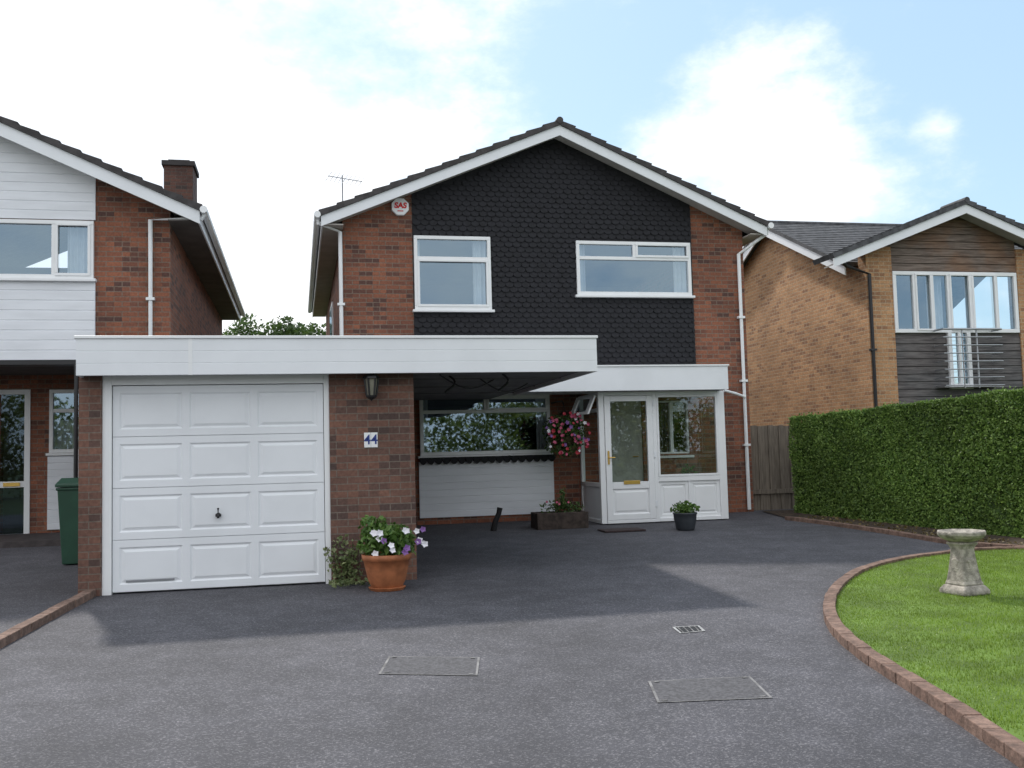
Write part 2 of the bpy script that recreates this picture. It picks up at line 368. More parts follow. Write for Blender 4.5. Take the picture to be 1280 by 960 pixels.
# ------------------------------------------------------------------ roof helper
def roof_y(root,xa,xe0,xe1,za,ze,y0,y1,mat,courses=13,barge=.2,thick=.07,by=None,sof=None):
    for side,xe in ((-1,xe0),(1,xe1)):
        dx=(xe-xa); dz=(ze-za); L=math.hypot(dx,dz); ux,uz=dx/L,dz/L; nx,nz=-uz,ux
        if nz<0: nx,nz=-nx,-nz
        pts=[]
        for i in range(courses):
            a=L*i/courses; b=L*(i+1)/courses
            pts.append((xa+ux*a,za+uz*a)); pts.append((xa+ux*b+nx*.03,za+uz*b+nz*.03))
        pts.append((xa+ux*L-nx*thick,za+uz*L-nz*thick)); pts.append((xa,za-thick*1.1))
        if dx<0: pts=pts[::-1]
        MB().prism_y(pts,y0,y1).build('roof',mat,root)
        t0=thick+.002
        P=[(xa,za-t0*1.1),(xa+ux*L-nx*t0,za+uz*L-nz*t0),(xa+ux*L-nx*t0,za+uz*L-nz*t0-barge),(xa,za-t0*1.1-barge*1.04)]
        if dx<0: P=P[::-1]
        MB().prism_y(P,y0+.035,y0+.06).build('bargeboard',WP,root)
        P=[(xa,za-.17),(xa+ux*L-nx*.12,za+uz*L-nz*.12-.06),(xa+ux*L-nx*.12,za+uz*L-nz*.12-.08),(xa,za-.195)]
        if dx<0: P=P[::-1]
        MB().prism_y(P,y0+.062,by).build('soffit',sof or SOF,root)
    MB().tube([(xa,y0-.01,za),(xa,y1,za)],.06,10).build('ridge',mat,root)
# ------------------------------------------------------------------ main house
YH=16.7; YF=16.28
HX0=at(429,340,YH).x; HX1=at(933,420,YH).x; g0=gz(YH)
H=thing('brick_house','two storey red brick house with black tile hung gable in the centre','house',((HX0+HX1)/2,21,g0))
def rect(px0,px1,pc,pt,pb,Y):
    return at(px0,(pt+pb)/2,Y).x,at(px1,(pt+pb)/2,Y).x,at(pc,pb,Y).z,at(pc,pt,Y).z
yw=YH-.06
wl=rect(518,614,566,295,387,yw); wr=rect(721,864,792,302,369,yw); wg=rect(525,688,606,494,568,yw)
dr=(5.15,5.95,g0+.1,g0+2.1); wi=(6.15,6.85,g0+1.05,g0+2.05)
inset=.03
def hole(w): return (w[0]+inset,w[1]-inset,w[2]+inset,w[3]-inset)
XA=at(700,152,YF).x; ZA=at(700,150,YF).z; XE0=at(399,264,YF).x; XE1=at(962,290,YF).x
ZE=(at(399,258,YF).z+at(962,284,YF).z)/2
def rz(x): return ZA-(ZA-ZE)*((XA-x)/(XA-XE0) if x<XA else (x-XA)/(XE1-XA))
ZB=5.35
mb=MB(); gridwall(mb,HX0,HX1,g0-.3,ZB,YH,YH+.26,[hole(wl),hole(wr),hole(wg),dr,hole(wi)])
mb.prism_y([(HX0,ZB),(HX1,ZB),(HX1,rz(HX1)-.13),(XA,ZA-.13),(HX0,rz(HX0)-.13)],YH,YH+.26)
mb.box(HX0,HX0+.26,YH+.26,27,g0-.3,rz(HX0)-.15).box(HX1-.26,HX1,YH+.26,27,g0-.3,rz(HX1)-.15).box(HX0+.26,HX1-.26,26.74,27,g0-.3,5.7)
mb.build('wall',BR,H)
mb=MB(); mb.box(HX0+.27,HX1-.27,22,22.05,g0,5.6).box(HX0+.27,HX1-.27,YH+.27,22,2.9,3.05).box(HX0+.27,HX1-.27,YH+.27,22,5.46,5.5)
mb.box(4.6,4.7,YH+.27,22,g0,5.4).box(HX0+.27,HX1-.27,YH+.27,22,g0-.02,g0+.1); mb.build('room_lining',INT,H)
roof_y(H,XA,XE0,XE1,ZA,ZE,YF,27.3,RT,14,.17,by=YH+.01)
TX0=at(516,330,YH).x; TX1=at(866,370,YH).x; TZ0=3.10
mb=MB(); tw=.145; ga=.088; row=0; z=TZ0; holes=[wl,wr]
while z<ZA:
    x=TX0+(tw/2 if row%2 else 0)
    while x<TX1-.02:
        xc=x+tw/2; x1=min(x+tw,TX1)
        if z+ga*1.1<min(rz(x),rz(x1))-.20 and not any(h[0]+.0<xc<h[1] and h[2]-.05<z+.05<h[3]-.01 for h in holes):
            a=x+.002; b=x1-.002; w=b-a; y=YH-.037+random.uniform(-.004,.004); yt=YH-.02; zt=z+ga+.015
            pr=[(0,.045),(.12,.018),(.3,.004),(.5,0),(.7,.004),(.88,.018),(1,.045)]
            vs=[(a+w*p,y,z+q) for p,q in pr]+[(b,yt,zt),(a,yt,zt)]+[(a+w*p,y+.008,z+q) for p,q in pr]
            n=len(pr); mb.add(vs,[tuple(range(n+2))]+[(i,i+n+2,i+n+3,i+1) for i in range(n-1)])
        x+=tw
    z+=ga; row+=1
gridwall(mb,TX0,TX1,TZ0,ZB,YH-.014,YH-.004,[hole(wl),hole(wr)])
mb.prism_y([(TX0,ZB),(TX1,ZB),(TX1,rz(TX1)-.2),(XA,ZA-.2),(TX0,rz(TX0)-.2)],YH-.014,YH-.004)
mb.build('tile_hanging',TILE,H)
zt=at(566,323,yw).z
window(H,*wl,yw,hs=[zt],sash=[(wl[0]+.05,wl[1]-.05,wl[2]+.05,zt-.02)],label='left upstairs window with a top light',curt=[(wl[1]-.28,wl[1]-.03,wl[2],wl[3]),(wl[0]+.0,wl[0]+.12,wl[2],wl[3])])
zt=at(792,323,yw).z; xm=at(793,312,yw).x
window(H,*wr,yw,hs=[zt],vs=[(xm,zt,wr[3]-.05)],sash=[(xm+.02,wr[1]-.04,zt+.02,wr[3]-.03)],label='wide right upstairs window with two top lights',curt=[(wr[0],wr[0]+.2,wr[2],wr[3]),(wr[1]-.26,wr[1],wr[2],wr[3])])
zt=at(606,514,yw).z; xm=at(607,505,yw).x
window(H,*wg,yw,hs=[zt],vs=[(xm,zt,wg[3]-.05)],sash=[(xm+.02,wg[1]-.04,zt+.01,wg[3]-.03)],label='wide ground floor window under the carport',curt=[(wg[0],wg[0]+.16,wg[2],wg[3]),(wg[1]-.2,wg[1],wg[2],wg[3])])
window(H,*wi,YH+.02,vs=[wi[0]+.35],label='small window inside the porch',gm=GLP)
px0,px1=at(524,610,YH).x,at(692,610,YH).x
clad(px0,px1,g0+.12,at(606,574,YH).z-.02,YH-.03,.11).build('cladding_panel',WC,H)
mb=MB(); zz=at(606,571,YH).z; x=px0
while x<px1-.05:
    w=.13; pr=[(0,-.03),(.1,-.07),(.3,-.10),(.5,-.11),(.7,-.10),(.9,-.07),(1,-.03)]
    vs=[(x+w*p,YH-.13,zz+q) for p,q in pr]+[(x+w,YH-.12,zz+.01),(x,YH-.12,zz+.01)]; vs2=[(a,b+.05,c) for a,b,c in vs]
    mb.add(vs+vs2,[tuple(range(9))]+[(i,i+9,(i+1)%9+9,(i+1)%9) for i in range(9)]); x+=.1301
mb.build('scalloped_trim',SCAL,H)
d=MB().box(dr[0],dr[1],YH+.05,YH+.1,dr[2],dr[3]).build('door',M('inner_door_paint',(.45,.45,.42),.5),H)
MB().tube([(dr[1]-.1,YH+.045,g0+1.05),(dr[1]-.1,YH,g0+1.05),(dr[1]-.2,YH,g0+1.05)],.01).build('handle',GOLD,d)
def gutter(root,x,y0,y1,z,mat=WH): MB().tube([(x,y0,z),(x,y1,z)],.055,10).build('gutter',mat,root)
def fascia_side(root,x,y0,y1,z,mat=WP): MB().box(x-.012,x+.012,y0,y1,z-.17,z+.02).build('fascia',mat,root)
gutter(H,XE0-.03,16.26,27.2,ZE-.05); gutter(H,XE1+.03,16.26,27.2,ZE-.05)
fascia_side(H,XE0+.05,16.35,27.2,ZE-.05); fascia_side(H,XE1-.05,16.35,27.2,ZE-.05)
MB().box(XE0+.065,HX0-.002,16.36,27.2,ZE-.2,ZE-.18).build('eaves_soffit',SOF,H)
MB().box(HX1+.002,XE1-.065,16.36,27.2,ZE-.2,ZE-.18).build('eaves_soffit',SOF,H)
def pipe(root,pts,r=.034,mat=WH):
    mb=MB(); mb.tube(pts,r,10)
    a=Vector(pts[-2]); b=Vector(pts[-1]); n=int(abs(a.z-b.z)/1.5)
    for i in range(1,n+1):
        c=a.lerp(b,i/(n+1)); mb.box(c.x-.06,c.x+.06,c.y-.04,c.y+.05,c.z-.02,c.z+.02)
    return mb.build('downpipe',mat,root)
xl=at(426,350,16.64).x; xrp=at(930,480,16.64).x
pipe(H,[(XE0-.02,16.42,ZE-.08),(XE0-.02,16.42,ZE-.16),(xl,16.64,at(424,290,16.64).z),(xl,16.64,g0+.05)])
pipe(H,[(XE1+.02,16.42,ZE-.08),(XE1+.02,16.42,ZE-.16),(xrp,16.64,at(924,318,16.64).z),(xrp,16.64,g0+.05)])
MB().tube([at(905,488,16.4),at(920,492,16.5),(xrp,16.62,at(930,496,16.6).z)],.025).build('downpipe',WH,H)
sw=MB().box(HX0-.03,HX0+.02,21.5,22.9,3.9,5.0).build('window',WH,H,bevel=.005)
MB().box(HX0-.036,HX0-.031,21.58,22.82,3.98,4.92).build('pane',GL,sw)
# ------------------------------------------------------------------ alarm box
c=at(500,259,YH-.03); A=thing('alarm_box','white octagonal alarm box with red letters on brick beside the black tiles','alarm box',(c.x,YH,c.z))
AR=.155
oc=[(c.x+AR*math.cos(math.pi/8+i*math.pi/4),c.z+AR*math.sin(math.pi/8+i*math.pi/4)) for i in range(8)]
MB().prism_y(oc,YH-.08,YH-.001).build('case',WH,A,bevel=.008)
RED=M('red_print',(.65,.01,.015),.5,.05); BLUE=M('blue_print',(.015,.04,.22),.5,.05)
def text(s,size,c,mat,parent,name='lettering',ext=.001,sh=0,bold=.006):
    cu_=bpy.data.curves.new('t','FONT'); cu_.body=s; cu_.size=size; cu_.align_x='CENTER'; cu_.align_y='CENTER'; cu_.extrude=ext; cu_.shear=sh; cu_.offset=bold
    t=bpy.data.objects.new('t',cu_); C.objects.link(t); bpy.context.view_layer.update()
    me=bpy.data.meshes.new_from_object(t.evaluated_get(bpy.context.evaluated_depsgraph_get())); bpy.data.objects.remove(t)
    for v in me.vertices:
        x,y,z=v.co; v.co=Vector((x+c[0],c[1]-z,y+c[2]))-ORG[parent]
    me.materials.clear(); me.materials.append(mat)
    o=bpy.data.objects.new(name,me); C.objects.link(o); o.parent=parent; ORG[o]=ORG[parent]; return o
text('SAS',.13,(c.x,YH-.083,c.z+.015),RED,A,sh=.12)
MB().box(c.x-.05,c.x+.05,YH-.083,YH-.0805,c.z-.085,c.z-.068).build('red_mark',RED,A)
c=at(428,232,21); T=thing('tv_aerial','thin metal television aerial behind the left roof slope','aerial',(c.x,21,c.z-.9))
MB().tube([(c.x,21,c.z-1.2),(c.x,21,c.z+.22)],.014,6).build('mast',AER,T)
mb=MB().tube([(c.x-.30,21,c.z+.20),(c.x+.42,21,c.z+.10)],.009,6)
for i in range(9):
    x=c.x-.28+i*.085; zz=c.z+.20-.14*(x-c.x+.30); mb.tube([(x-.07,20.85,zz-.14),(x+.07,21.15,zz+.14)],.007,5)
mb.build('boom',AER,T)
# ------------------------------------------------------------------ garage + carport
YG=10.8; GX0=at(98,600,YG).x; GX1=at(519,600,YG).x; gg=gz(YG)
GA=thing('garage','brick single garage with white panelled door and flat carport roof','garage',(0,13,gg))
ZF0=2.545; ZF1=2.895
dx0=at(139,610,YG).x; dx1=at(406,610,YG).x; dz1=at(275,480,YG).z; dz0=gz(YG)+.01
ox0=at(127,610,YG).x; ox1=at(413,610,YG).x
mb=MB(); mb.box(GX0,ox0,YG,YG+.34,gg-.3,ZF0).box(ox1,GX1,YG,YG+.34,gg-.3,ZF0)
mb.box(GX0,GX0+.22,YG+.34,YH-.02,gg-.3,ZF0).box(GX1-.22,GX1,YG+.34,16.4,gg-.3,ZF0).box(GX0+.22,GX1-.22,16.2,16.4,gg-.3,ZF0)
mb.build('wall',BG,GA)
mb=MB().box(ox0,dx0,YG+.02,YG+.12,gg-.02,ZF0-.002).box(dx1,ox1,YG+.02,YG+.12,gg-.02,ZF0-.002).box(dx0,dx1,YG+.02,YG+.12,dz1,ZF0-.002)
mb.build('door_frame',WH,GA,bevel=.005)
yd=YG+.045; mb=MB(); dxa,dxb=dx0+.006,dx1-.006; rows=4; H4=(dz1-.006-dz0-.015)/rows; W3=(dxb-dxa-.06)/3
mb.box(dxa,dxb,yd+.02,yd+.05,dz0+.01,dz1-.006)
for r in range(rows):
    z0=dz0+.015+r*H4; z1=z0+H4; zb=z0+.003; ze=z1-.003
    for k in range(3):
        a=dxa+.03+k*W3+.035; b=a+W3-.07; pa0=z0+.075; pa1=z1-.075
        mb.nested([(dxa+.03+k*W3 if k else dxa,dxa+.03+(k+1)*W3 if k<2 else dxb,zb,ze,yd),(a,b,pa0,pa1,yd),(a+.016,b-.016,pa0+.016,pa1-.016,yd+.012),(a+.024,b-.024,pa0+.024,pa1-.024,yd+.012),(a+.055,b-.055,pa0+.05,pa1-.05,yd+.001)])
    mb.quad((dxa,yd,zb),(dxb,yd,zb),(dxb,yd+.02,zb-.001),(dxa,yd+.02,zb-.001)); mb.quad((dxa,yd,ze),(dxb,yd,ze),(dxb,yd+.02,ze+.001),(dxa,yd+.02,ze+.001))
D=mb.build('garage_door',WP,GA)
hc=at(273,642,yd); mb=MB().tube([(hc.x,yd-.001,hc.z-.01),(hc.x,yd-.045,hc.z-.01)],.022,12).tube([(hc.x,yd-.04,hc.z+.06),(hc.x,yd-.045,hc.z-.02),(hc.x,yd-.045,hc.z-.045)],.012,8)
mb.lathe([(.0,-.03),(.028,-.03),(.03,-.02),(.028,0),(0,0)],(hc.x,yd-.02,hc.z),12); mb.build('handle',BLK,D)
mb=MB(); zz=dz0+.015+.10
mb.box(dxa+.13,dxa+.60,yd-.001,yd+.006,zz-.004,zz+.016)
for i in range(27): mb.box(dxa+.13+i*.0174,dxa+.13+i*.0174+.011,yd-.003,yd+.002,zz,zz+.013)
mb.build('vent_strip',M('grey_vent',(.30,.31,.33),.6),D)
CX0=at(95,440,10.55).x; CX1=at(746,440,10.55).x
pts=[(10.60,ZF0-.02)]; hgt=(ZF1-ZF0+.02)
for i in range(3):
    a=ZF0-.02+hgt*i/3; pts+=[(10.55,a+.002),(10.55,a+hgt/3-.007),(10.553,a+hgt/3-.005),(10.553,a+hgt/3-.001)]
pts+=[(10.60,ZF1)]
MB().prism_x(pts[::-1],CX0,CX1).build('fascia',WP,GA)
MB().box(CX0-.02,CX1+.015,10.535,10.64,ZF1+.001,ZF1+.03).build('trim',WH,GA,bevel=.004)
jx=at(238,440,10.55).x; MB().box(jx-.02,jx+.02,10.546,10.551,ZF0-.021,ZF1).build('joint_strip',WH,GA)
for x in (CX0,CX1-.025): MB().box(x,x+.025,10.601,16.2 if x==CX0 else 14.9,ZF0-.02,ZF1).build('side_fascia',WP,GA)
MB().box(CX0+.026,CX1-.026,10.602,14.9,ZF0+.03,ZF0+.28).box(CX0+.026,3.2,14.9,16.66,ZF0+.03,ZF0+.28).build('roof',SOFD,GA)
for y in (12.0,13.4,14.8): MB().box(GX1+.002,CX1-.03,y,y+.03,ZF0+.018,ZF0+.029).build('batten',SOFD,GA)
for (a,b) in ((1.6,11.3),(2.2,12.0)):
    MB().tube([(a+.8*t,b+.9*t,ZF0+.02-.13*math.sin(t*3.14)) for t in np.linspace(0,1,10)],.010,6).build('hanging_wire',BLK,GA)
for (a,b) in ((2.35,11.4),(1.75,11.6)):
    MB().tube([(a,b,ZF0+.03)]+[(a+.07*math.sin(t*4),b,ZF0+.03-.2*t) for t in np.linspace(.1,1,8)],.013,6).build('hanging_wire',BLK,GA)
c=at(463,483,YG); Lt=thing('wall_lantern','black coach lantern on the brick pier above the number sign','lantern',(c.x,YG,c.z))
yl=YG-.14; MB().box(c.x-.03,c.x+.03,YG-.02,YG-.001,c.z-.10,c.z+.12).tube([(c.x,YG-.01,c.z-.08),(c.x,YG-.08,c.z-.15),(c.x,yl,c.z-.155),(c.x,yl,c.z-.14)],.011,8).build('bracket',BLK,Lt)
MB().lathe([(.095,.075),(.088,.092),(.05,.12),(.03,.135),(.03,.15),(.012,.165),(.006,.19)],(c.x,yl,c.z),6).build('cap',BLK,Lt)
MB().lathe([(.045,-.11),(.066,.074)],(c.x,yl,c.z),6).build('glass',M('lantern_glass',(.22,.21,.17),.1,.2),Lt)
mb=MB().lathe([(.01,-.155),(.03,-.145),(.055,-.125),(.062,-.105)],(c.x,yl,c.z),6)
for k in range(6):
    t=k*math.pi/3; mb.tube([(c.x+.05*math.cos(t),yl+.05*math.sin(t),c.z-.11),(c.x+.074*math.cos(t),yl+.074*math.sin(t),c.z+.08)],.011,5)
mb.build('cage',BLK,Lt)
c=at(463.5,550,YG); Ns=thing('house_number_sign','white number sign reading 44 in blue on the garage pier','sign',(c.x,YG,c.z-.08))
for a,b in ((-.072,-.001),(.001,.072)): MB().box(c.x+a,c.x+b,YG-.014,YG-.001,c.z-.08,c.z+.08).build('plate',WH,Ns,bevel=.003)
text('4',.145,(c.x-.037,YG-.0155,c.z),BLUE,Ns,'digit',bold=.002); text('4',.145,(c.x+.037,YG-.0155,c.z),BLUE,Ns,'digit',bold=.002)
# ------------------------------------------------------------------ porch
YP=15.5; gp=gz(YP)
PX0=at(750,570,YP).x; PX1=at(908,570,YP).x
PO=thing('glazed_porch','white glazed entrance porch with panelled lower half at the house front','porch',((PX0+PX1)/2,16.1,gp))
PT=2.60; zs=at(860,598,YP).z; xd=at(820,570,YP).x; z0=gp+.02
mb=MB().box(PX0,PX0+.09,YP,YP+.09,z0,PT).box(xd-.035,xd+.035,YP,YP+.09,z0,PT).box(PX1-.13,PX1,YP,YP+.12,z0,PT)
mb.box(PX0+.09,xd-.035,YP+.002,YP+.088,PT-.06,PT).box(xd+.035,PX1-.13,YP+.002,YP+.088,PT-.06,PT)
mb.box(xd+.035,PX1-.13,YP+.002,YP+.088,zs-.04,zs+.04).box(xd+.035,PX1-.13,YP+.002,YP+.088,z0,z0+.06).box(PX0+.09,xd-.035,YP-.02,YP+.088,z0,z0+.05)
mb.box(PX0+.002,PX0+.07,YP+.09,YH-.01,zs-.1,zs-.03).box(PX0+.002,PX0+.07,YP+.09,YH-.01,PT-.06,PT).box(PX0+.002,PX0+.07,YH-.09,YH-.01,z0,PT-.06).box(PX0+.004,PX0+.068,YP+.09,YH-.09,z0,z0+.06)
zo=at(735,514,16).z
mb.box(PX0+.004,PX0+.068,YP+.09,YH-.09,zo-.03,zo+.03)
mb.box(PX1-.07,PX1-.002,YP+.12,YH-.01,zs-.04,zs+.04).box(PX1-.07,PX1-.002,YP+.12,YH-.01,PT-.06,PT).box(PX1-.06,PX1-.01,YP+.12,YH-.01,z0,zs-.04)
mb.build('frame',WH,PO,bevel=.006)
MB().box(PX0+.02,PX0+.05,YP+.09,YH-.09,z0+.06,zs-.1).build('side_panel',WP,PO)
ym=(xd+.035+PX1-.13)/2
for a,b in ((xd+.036,ym-.016),(ym+.016,PX1-.131)):
    MB().nested([(a,b,z0+.06,zs-.04,YP+.03),(a+.05,b-.05,z0+.11,zs-.09,YP+.03),(a+.065,b-.065,z0+.125,zs-.105,YP+.045),(a+.08,b-.08,z0+.14,zs-.12,YP+.045),(a+.1,b-.1,z0+.16,zs-.14,YP+.032)]).build('lower_panel',WH,PO)
MB().box(ym-.0155,ym+.0155,YP+.01,YP+.06,z0+.06,zs-.04).build('mullion',WH,PO)
def pane(x0,x1,z0_,z1_,y,parent,m_=GLP): return MB().quad((x0,y,z0_),(x1,y,z0_),(x1,y,z1_),(x0,y,z1_)).build('pane',m_,parent)
mb=MB(); wfr=(xd+.036,PX1-.131,zs+.041,PT-.061)
mb.box(wfr[0],wfr[1],YP-.004,YP+.05,wfr[2],wfr[2]+.035).box(wfr[0],wfr[1],YP-.004,YP+.05,wfr[3]-.035,wfr[3]).box(wfr[0],wfr[0]+.035,YP-.004,YP+.05,wfr[2]+.035,wfr[3]-.035).box(wfr[1]-.035,wfr[1],YP-.004,YP+.05,wfr[2]+.035,wfr[3]-.035)
fw_=mb.build('window',WH,PO,bevel=.004); pane(wfr[0]+.02,wfr[1]-.02,wfr[2]+.02,wfr[3]-.02,YP+.03,fw_)
MB().quad((PX0+.035,YP+.09,zs-.03),(PX0+.035,YH-.09,zs-.03),(PX0+.035,YH-.09,zo),(PX0+.035,YP+.09,zo)).build('side_pane',GLP,PO)
MB().quad((PX1-.035,YP+.12,zs),(PX1-.035,YH-.02,zs),(PX1-.035,YH-.02,PT-.05),(PX1-.035,YP+.12,PT-.05)).build('side_pane',GLP,PO)
ya,yb=YP+.04,YP+.62; zt_=PT-.05
def fb(s,t): return (PX0-.02-.13*t-.14*(s),ya+(yb-ya)*s,zt_-.30*t)
mb=MB()
def barq(s0,s1,t0,t1):
    vs=[fb(s0,t0),fb(s1,t0),fb(s1,t1),fb(s0,t1)]; vs2=[(x-.03,y,z+.0) for x,y,z in vs]; mb.add(vs+vs2,[(0,1,2,3),(7,6,5,4),(0,4,5,1),(1,5,6,2),(2,6,7,3),(3,7,4,0)])
barq(0,1,0,.15); barq(0,1,.85,1); barq(0,.17,.15,.85); barq(.83,1,.15,.85)
ofl=mb.build('open_fanlight',WH,PO); MB().quad(fb(.05,.1),fb(.95,.1),fb(.95,.9),fb(.05,.9)).build('pane',GL,ofl)
da,db=PX0+.095,xd-.04; zr=at(790,606,YP).z; dt=PT-.065; dbz=z0+.055; y=YP-.015
mb=MB().box(da,da+.1,y,y+.06,dbz,dt).box(db-.1,db,y,y+.06,dbz,dt).box(da+.1,db-.1,y+.001,y+.059,dt-.09,dt).box(da+.1,db-.1,y+.001,y+.059,zr-.06,zr+.05).box(da+.1,db-.1,y+.001,y+.059,dbz,dbz+.09)
mb.nested([(da+.1,db-.1,dbz+.09,zr-.06,y+.012),(da+.12,db-.12,dbz+.11,zr-.08,y+.03),(da+.16,db-.16,dbz+.15,zr-.12,y+.012)])
PD=mb.build('door',WH,PO,bevel=.005); pane(da+.09,db-.09,zr,dt-.05,y+.03,PD)
hz_=at(766,572,YP).z; MB().box(da+.03,da+.06,y-.012,y-.001,hz_-.11,hz_+.11).tube([(da+.045,y-.01,hz_),(da+.045,y-.05,hz_),(da+.14,y-.05,hz_)],.01).build('handle',GOLD,PD)
c=at(790,603,y); MB().box(c.x-.14,c.x+.14,y-.01,y-.001,c.z-.03,c.z+.03).build('letterbox',GOLD,PD,bevel=.004)
for zz in (z0+.25,z0+1.05,z0+1.9): MB().box(db,db+.035,YP-.02,YP-.002,zz,zz+.09).build('hinge',WP,PO)
KX1=at(910,470,15.15).x
MB().box(3.0,KX1,15.15,15.18,2.60,2.985).box(KX1-.03,KX1,15.181,YH-.02,2.60,2.985).build('canopy_fascia',WP,PO)
MB().box(2.98,KX1+.02,15.13,15.2,2.986,3.01).build('canopy_trim',WH,PO)
MB().box(3.0,KX1-.031,15.181,YH-.02,2.64,2.95).build('canopy_roof',WP,PO)
MB().box(PX0+.08,PX1-.08,YP+.1,YH-.002,gp-.05,gp+.09).build('floor',M('porch_floor',(.16,.1,.07),.7,.2,6),PO)
c=Vector((6.5,16.1,gp+.09)); P1=thing('porch_plant','leafy green pot plant seen through the porch glass','plant',c)
MB().lathe([(.08,0),(.12,.22),(.13,.22),(.13,.25)],c,16).build('pot',WP,P1)
leafmesh(ball(c+Vector((0,0,.55)),(.2,.2,.3),220,.2),.11,.4).build('foliage',LEAFP,P1)
c=G(777,664); mb=MB().box(c.x-.32,c.x+.32,c.y-.2,c.y+.22,gz(c.y)+.002,gz(c.y)+.03)
tag(mb.build('doormat',M('dark_coir',(.045,.03,.03),.95,.3,30,.8),bevel=.006),'dark red brown doormat before the white porch door','mat')
# ------------------------------------------------------------------ pots & plants
def flower(c,r,mat,parent,nrm=(0,-1,.3),name='flower'):
    nrm=Vector(nrm).normalized(); a=nrm.cross(Vector((0,0,1))).normalized(); b=nrm.cross(a); mb=MB(); vs=[tuple(Vector(c)-nrm*r*.25)]
    n=15
    for k in range(n):
        t=k/n*6.283; q=r*(.82+.18*math.cos(5*t)); vs.append(tuple(Vector(c)+(a*math.cos(t)+b*math.sin(t))*q+nrm*r*.1))
    mb.add(vs,[(0,1+k,1+(k+1)%n) for k in range(n)]); return mb.build(name,mat,parent)
WFL=M('white_petal',(.8,.78,.82),.6,.05); VFL=M('violet_petal',(.22,.10,.32),.6,.2); PFL=M('pink_petal',(.48,.09,.17),.6,.3); RFL=M('red_petal',(.40,.03,.05),.6,.2)
c=G(484,737); c.z=gz(c.y)
T1=thing('flower_pot','large terracotta pot of white and violet flowers at the garage pier','flower pot',c)
pp=[(.13,0),(.15,.02),(.19,.10),(.218,.22),(.235,.30),(.25,.305),(.255,.36),(.24,.365),(.225,.34),(.22,.31)]
MB().lathe(pp,c,32).build('pot',TERRA,T1,smooth=True)
MB().lathe([(.17,0.001),(.19,.03),(.175,.035)],c,24).build('saucer',TERRA,T1)
MB().lathe([(.221,.30),(.1,.33),(.0,.34)],c,24).build('soil',SOIL,T1)
mb=leafmesh(ball(c+Vector((0,0,.50)),(.30,.26,.19),700,.35),.075,.6); leafmesh(ball(c+Vector((-.12,0,.62)),(.16,.16,.14),260,.2),.06,.6,mb=mb)
leafmesh(ball(c+Vector((.12,-.02,.42)),(.2,.24,.12),200,.3),.07,.6,mb=mb); mb.build('foliage',LEAFP,T1)
random.seed(3)
for i in range(15):
    a=random.uniform(-1,1); p=c+Vector((.08+.24*a,-.27+.1*a*a,.38+random.uniform(0,.24)))
    flower(p,.034+.008*random.random(),WFL if i%4 else VFL,T1,(random.uniform(-.4,.4),-1,random.uniform(0,.7)))
flower(c+Vector((.38,-.1,.45)),.04,WFL,T1); flower(c+Vector((.36,-.12,.60)),.035,VFL,T1)
c2=G(440,738); I=thing('ivy_plant','pale trailing ivy growing at the foot of the pier left of the pot','plant',(c2.x,YG-.1,gg))
P=[]; stems=[]
for k in range(11):
    x=c2.x+random.uniform(-.12,.12); pts=[(x,YG-.03,gg)]; ht=random.uniform(.2,.52); dx_=random.uniform(-.14,.12)
    for j in range(1,6):
        t=j/5; pts.append((x+dx_*t+random.uniform(-.03,.03),YG-.03-random.random()*.05,gg+ht*t))
    stems.append(pts)
    for _ in range(38):
        t=random.random()*4.99; j=int(t); a=Vector(pts[j]).lerp(Vector(pts[j+1]),t-j); P.append((a.x+random.gauss(0,.03),a.y-.02-random.random()*.06,a.z+random.gauss(0,.02)+.01))
for i in range(170): P.append((c2.x+random.uniform(-.22,.45),YG-.12-random.random()*.30,gg+.015+random.random()*.05))
leafmesh(np.array(P),.042,.8,sv=.5).build('foliage',leafmat('ivy_leaf',(.10,.15,.05),(.30,.34,.16),.25,8),I)
for pts in stems: MB().tube(pts,.005,5).build('stem',BARK,I)
c=G(857,663); c.z=gz(c.y); B=thing('grey_pot','small dark blue grey glazed pot of green leaves before the porch panels','flower pot',c)
MB().lathe([(.12,0),(.14,.03),(.17,.17),(.175,.24),(.185,.25),(.185,.27),(.165,.27),(.16,.24)],c,24).build('pot',M('grey_glaze',(.045,.052,.06),.35,.2),B,smooth=True)
MB().lathe([(.165,.24),(0,.25)],c,16).build('soil',SOIL,B)
leafmesh(ball(c+Vector((0,0,.33)),(.22,.2,.11),380,.2),.06,.6).build('foliage',LEAFP,B)
a=G(672,663); ya=a.y; zz=gz(ya); x0,x1=a.x,at(736,655,ya).x
Tq=thing('planter_trough','low dark brick planter with small plants left of the porch door','planter',((x0+x1)/2,ya+.2,zz))
MB().box(x0,x1,ya,ya+.06,zz,zz+.26).box(x0,x1,ya+.4,ya+.46,zz,zz+.26).box(x0,x0+.06,ya+.06,ya+.4,zz,zz+.26).box(x1-.06,x1,ya+.06,ya+.4,zz,zz+.26).build('box',M('dark_trough',(.05,.036,.03),.9,.4,12,.5),Tq,bevel=.01)
MB().box(x0+.06,x1-.06,ya+.06,ya+.4,zz+.1,zz+.22).build('soil',SOIL,Tq)
mb=leafmesh(ball(((x0+x1)/2+.05,ya+.22,zz+.33),(.4,.18,.12),340,.1),.06,.5); leafmesh(ball(((x0+x1)/2+.05,ya+.22,zz+.50),(.1,.08,.16),70,.1),.06,.4,mb=mb); mb.build('foliage',LEAFD,Tq)
for i in range(4): flower(((x0+x1)/2+random.uniform(-.3,.4),ya+.06,zz+.33+random.random()*.12),.022,PFL,Tq)
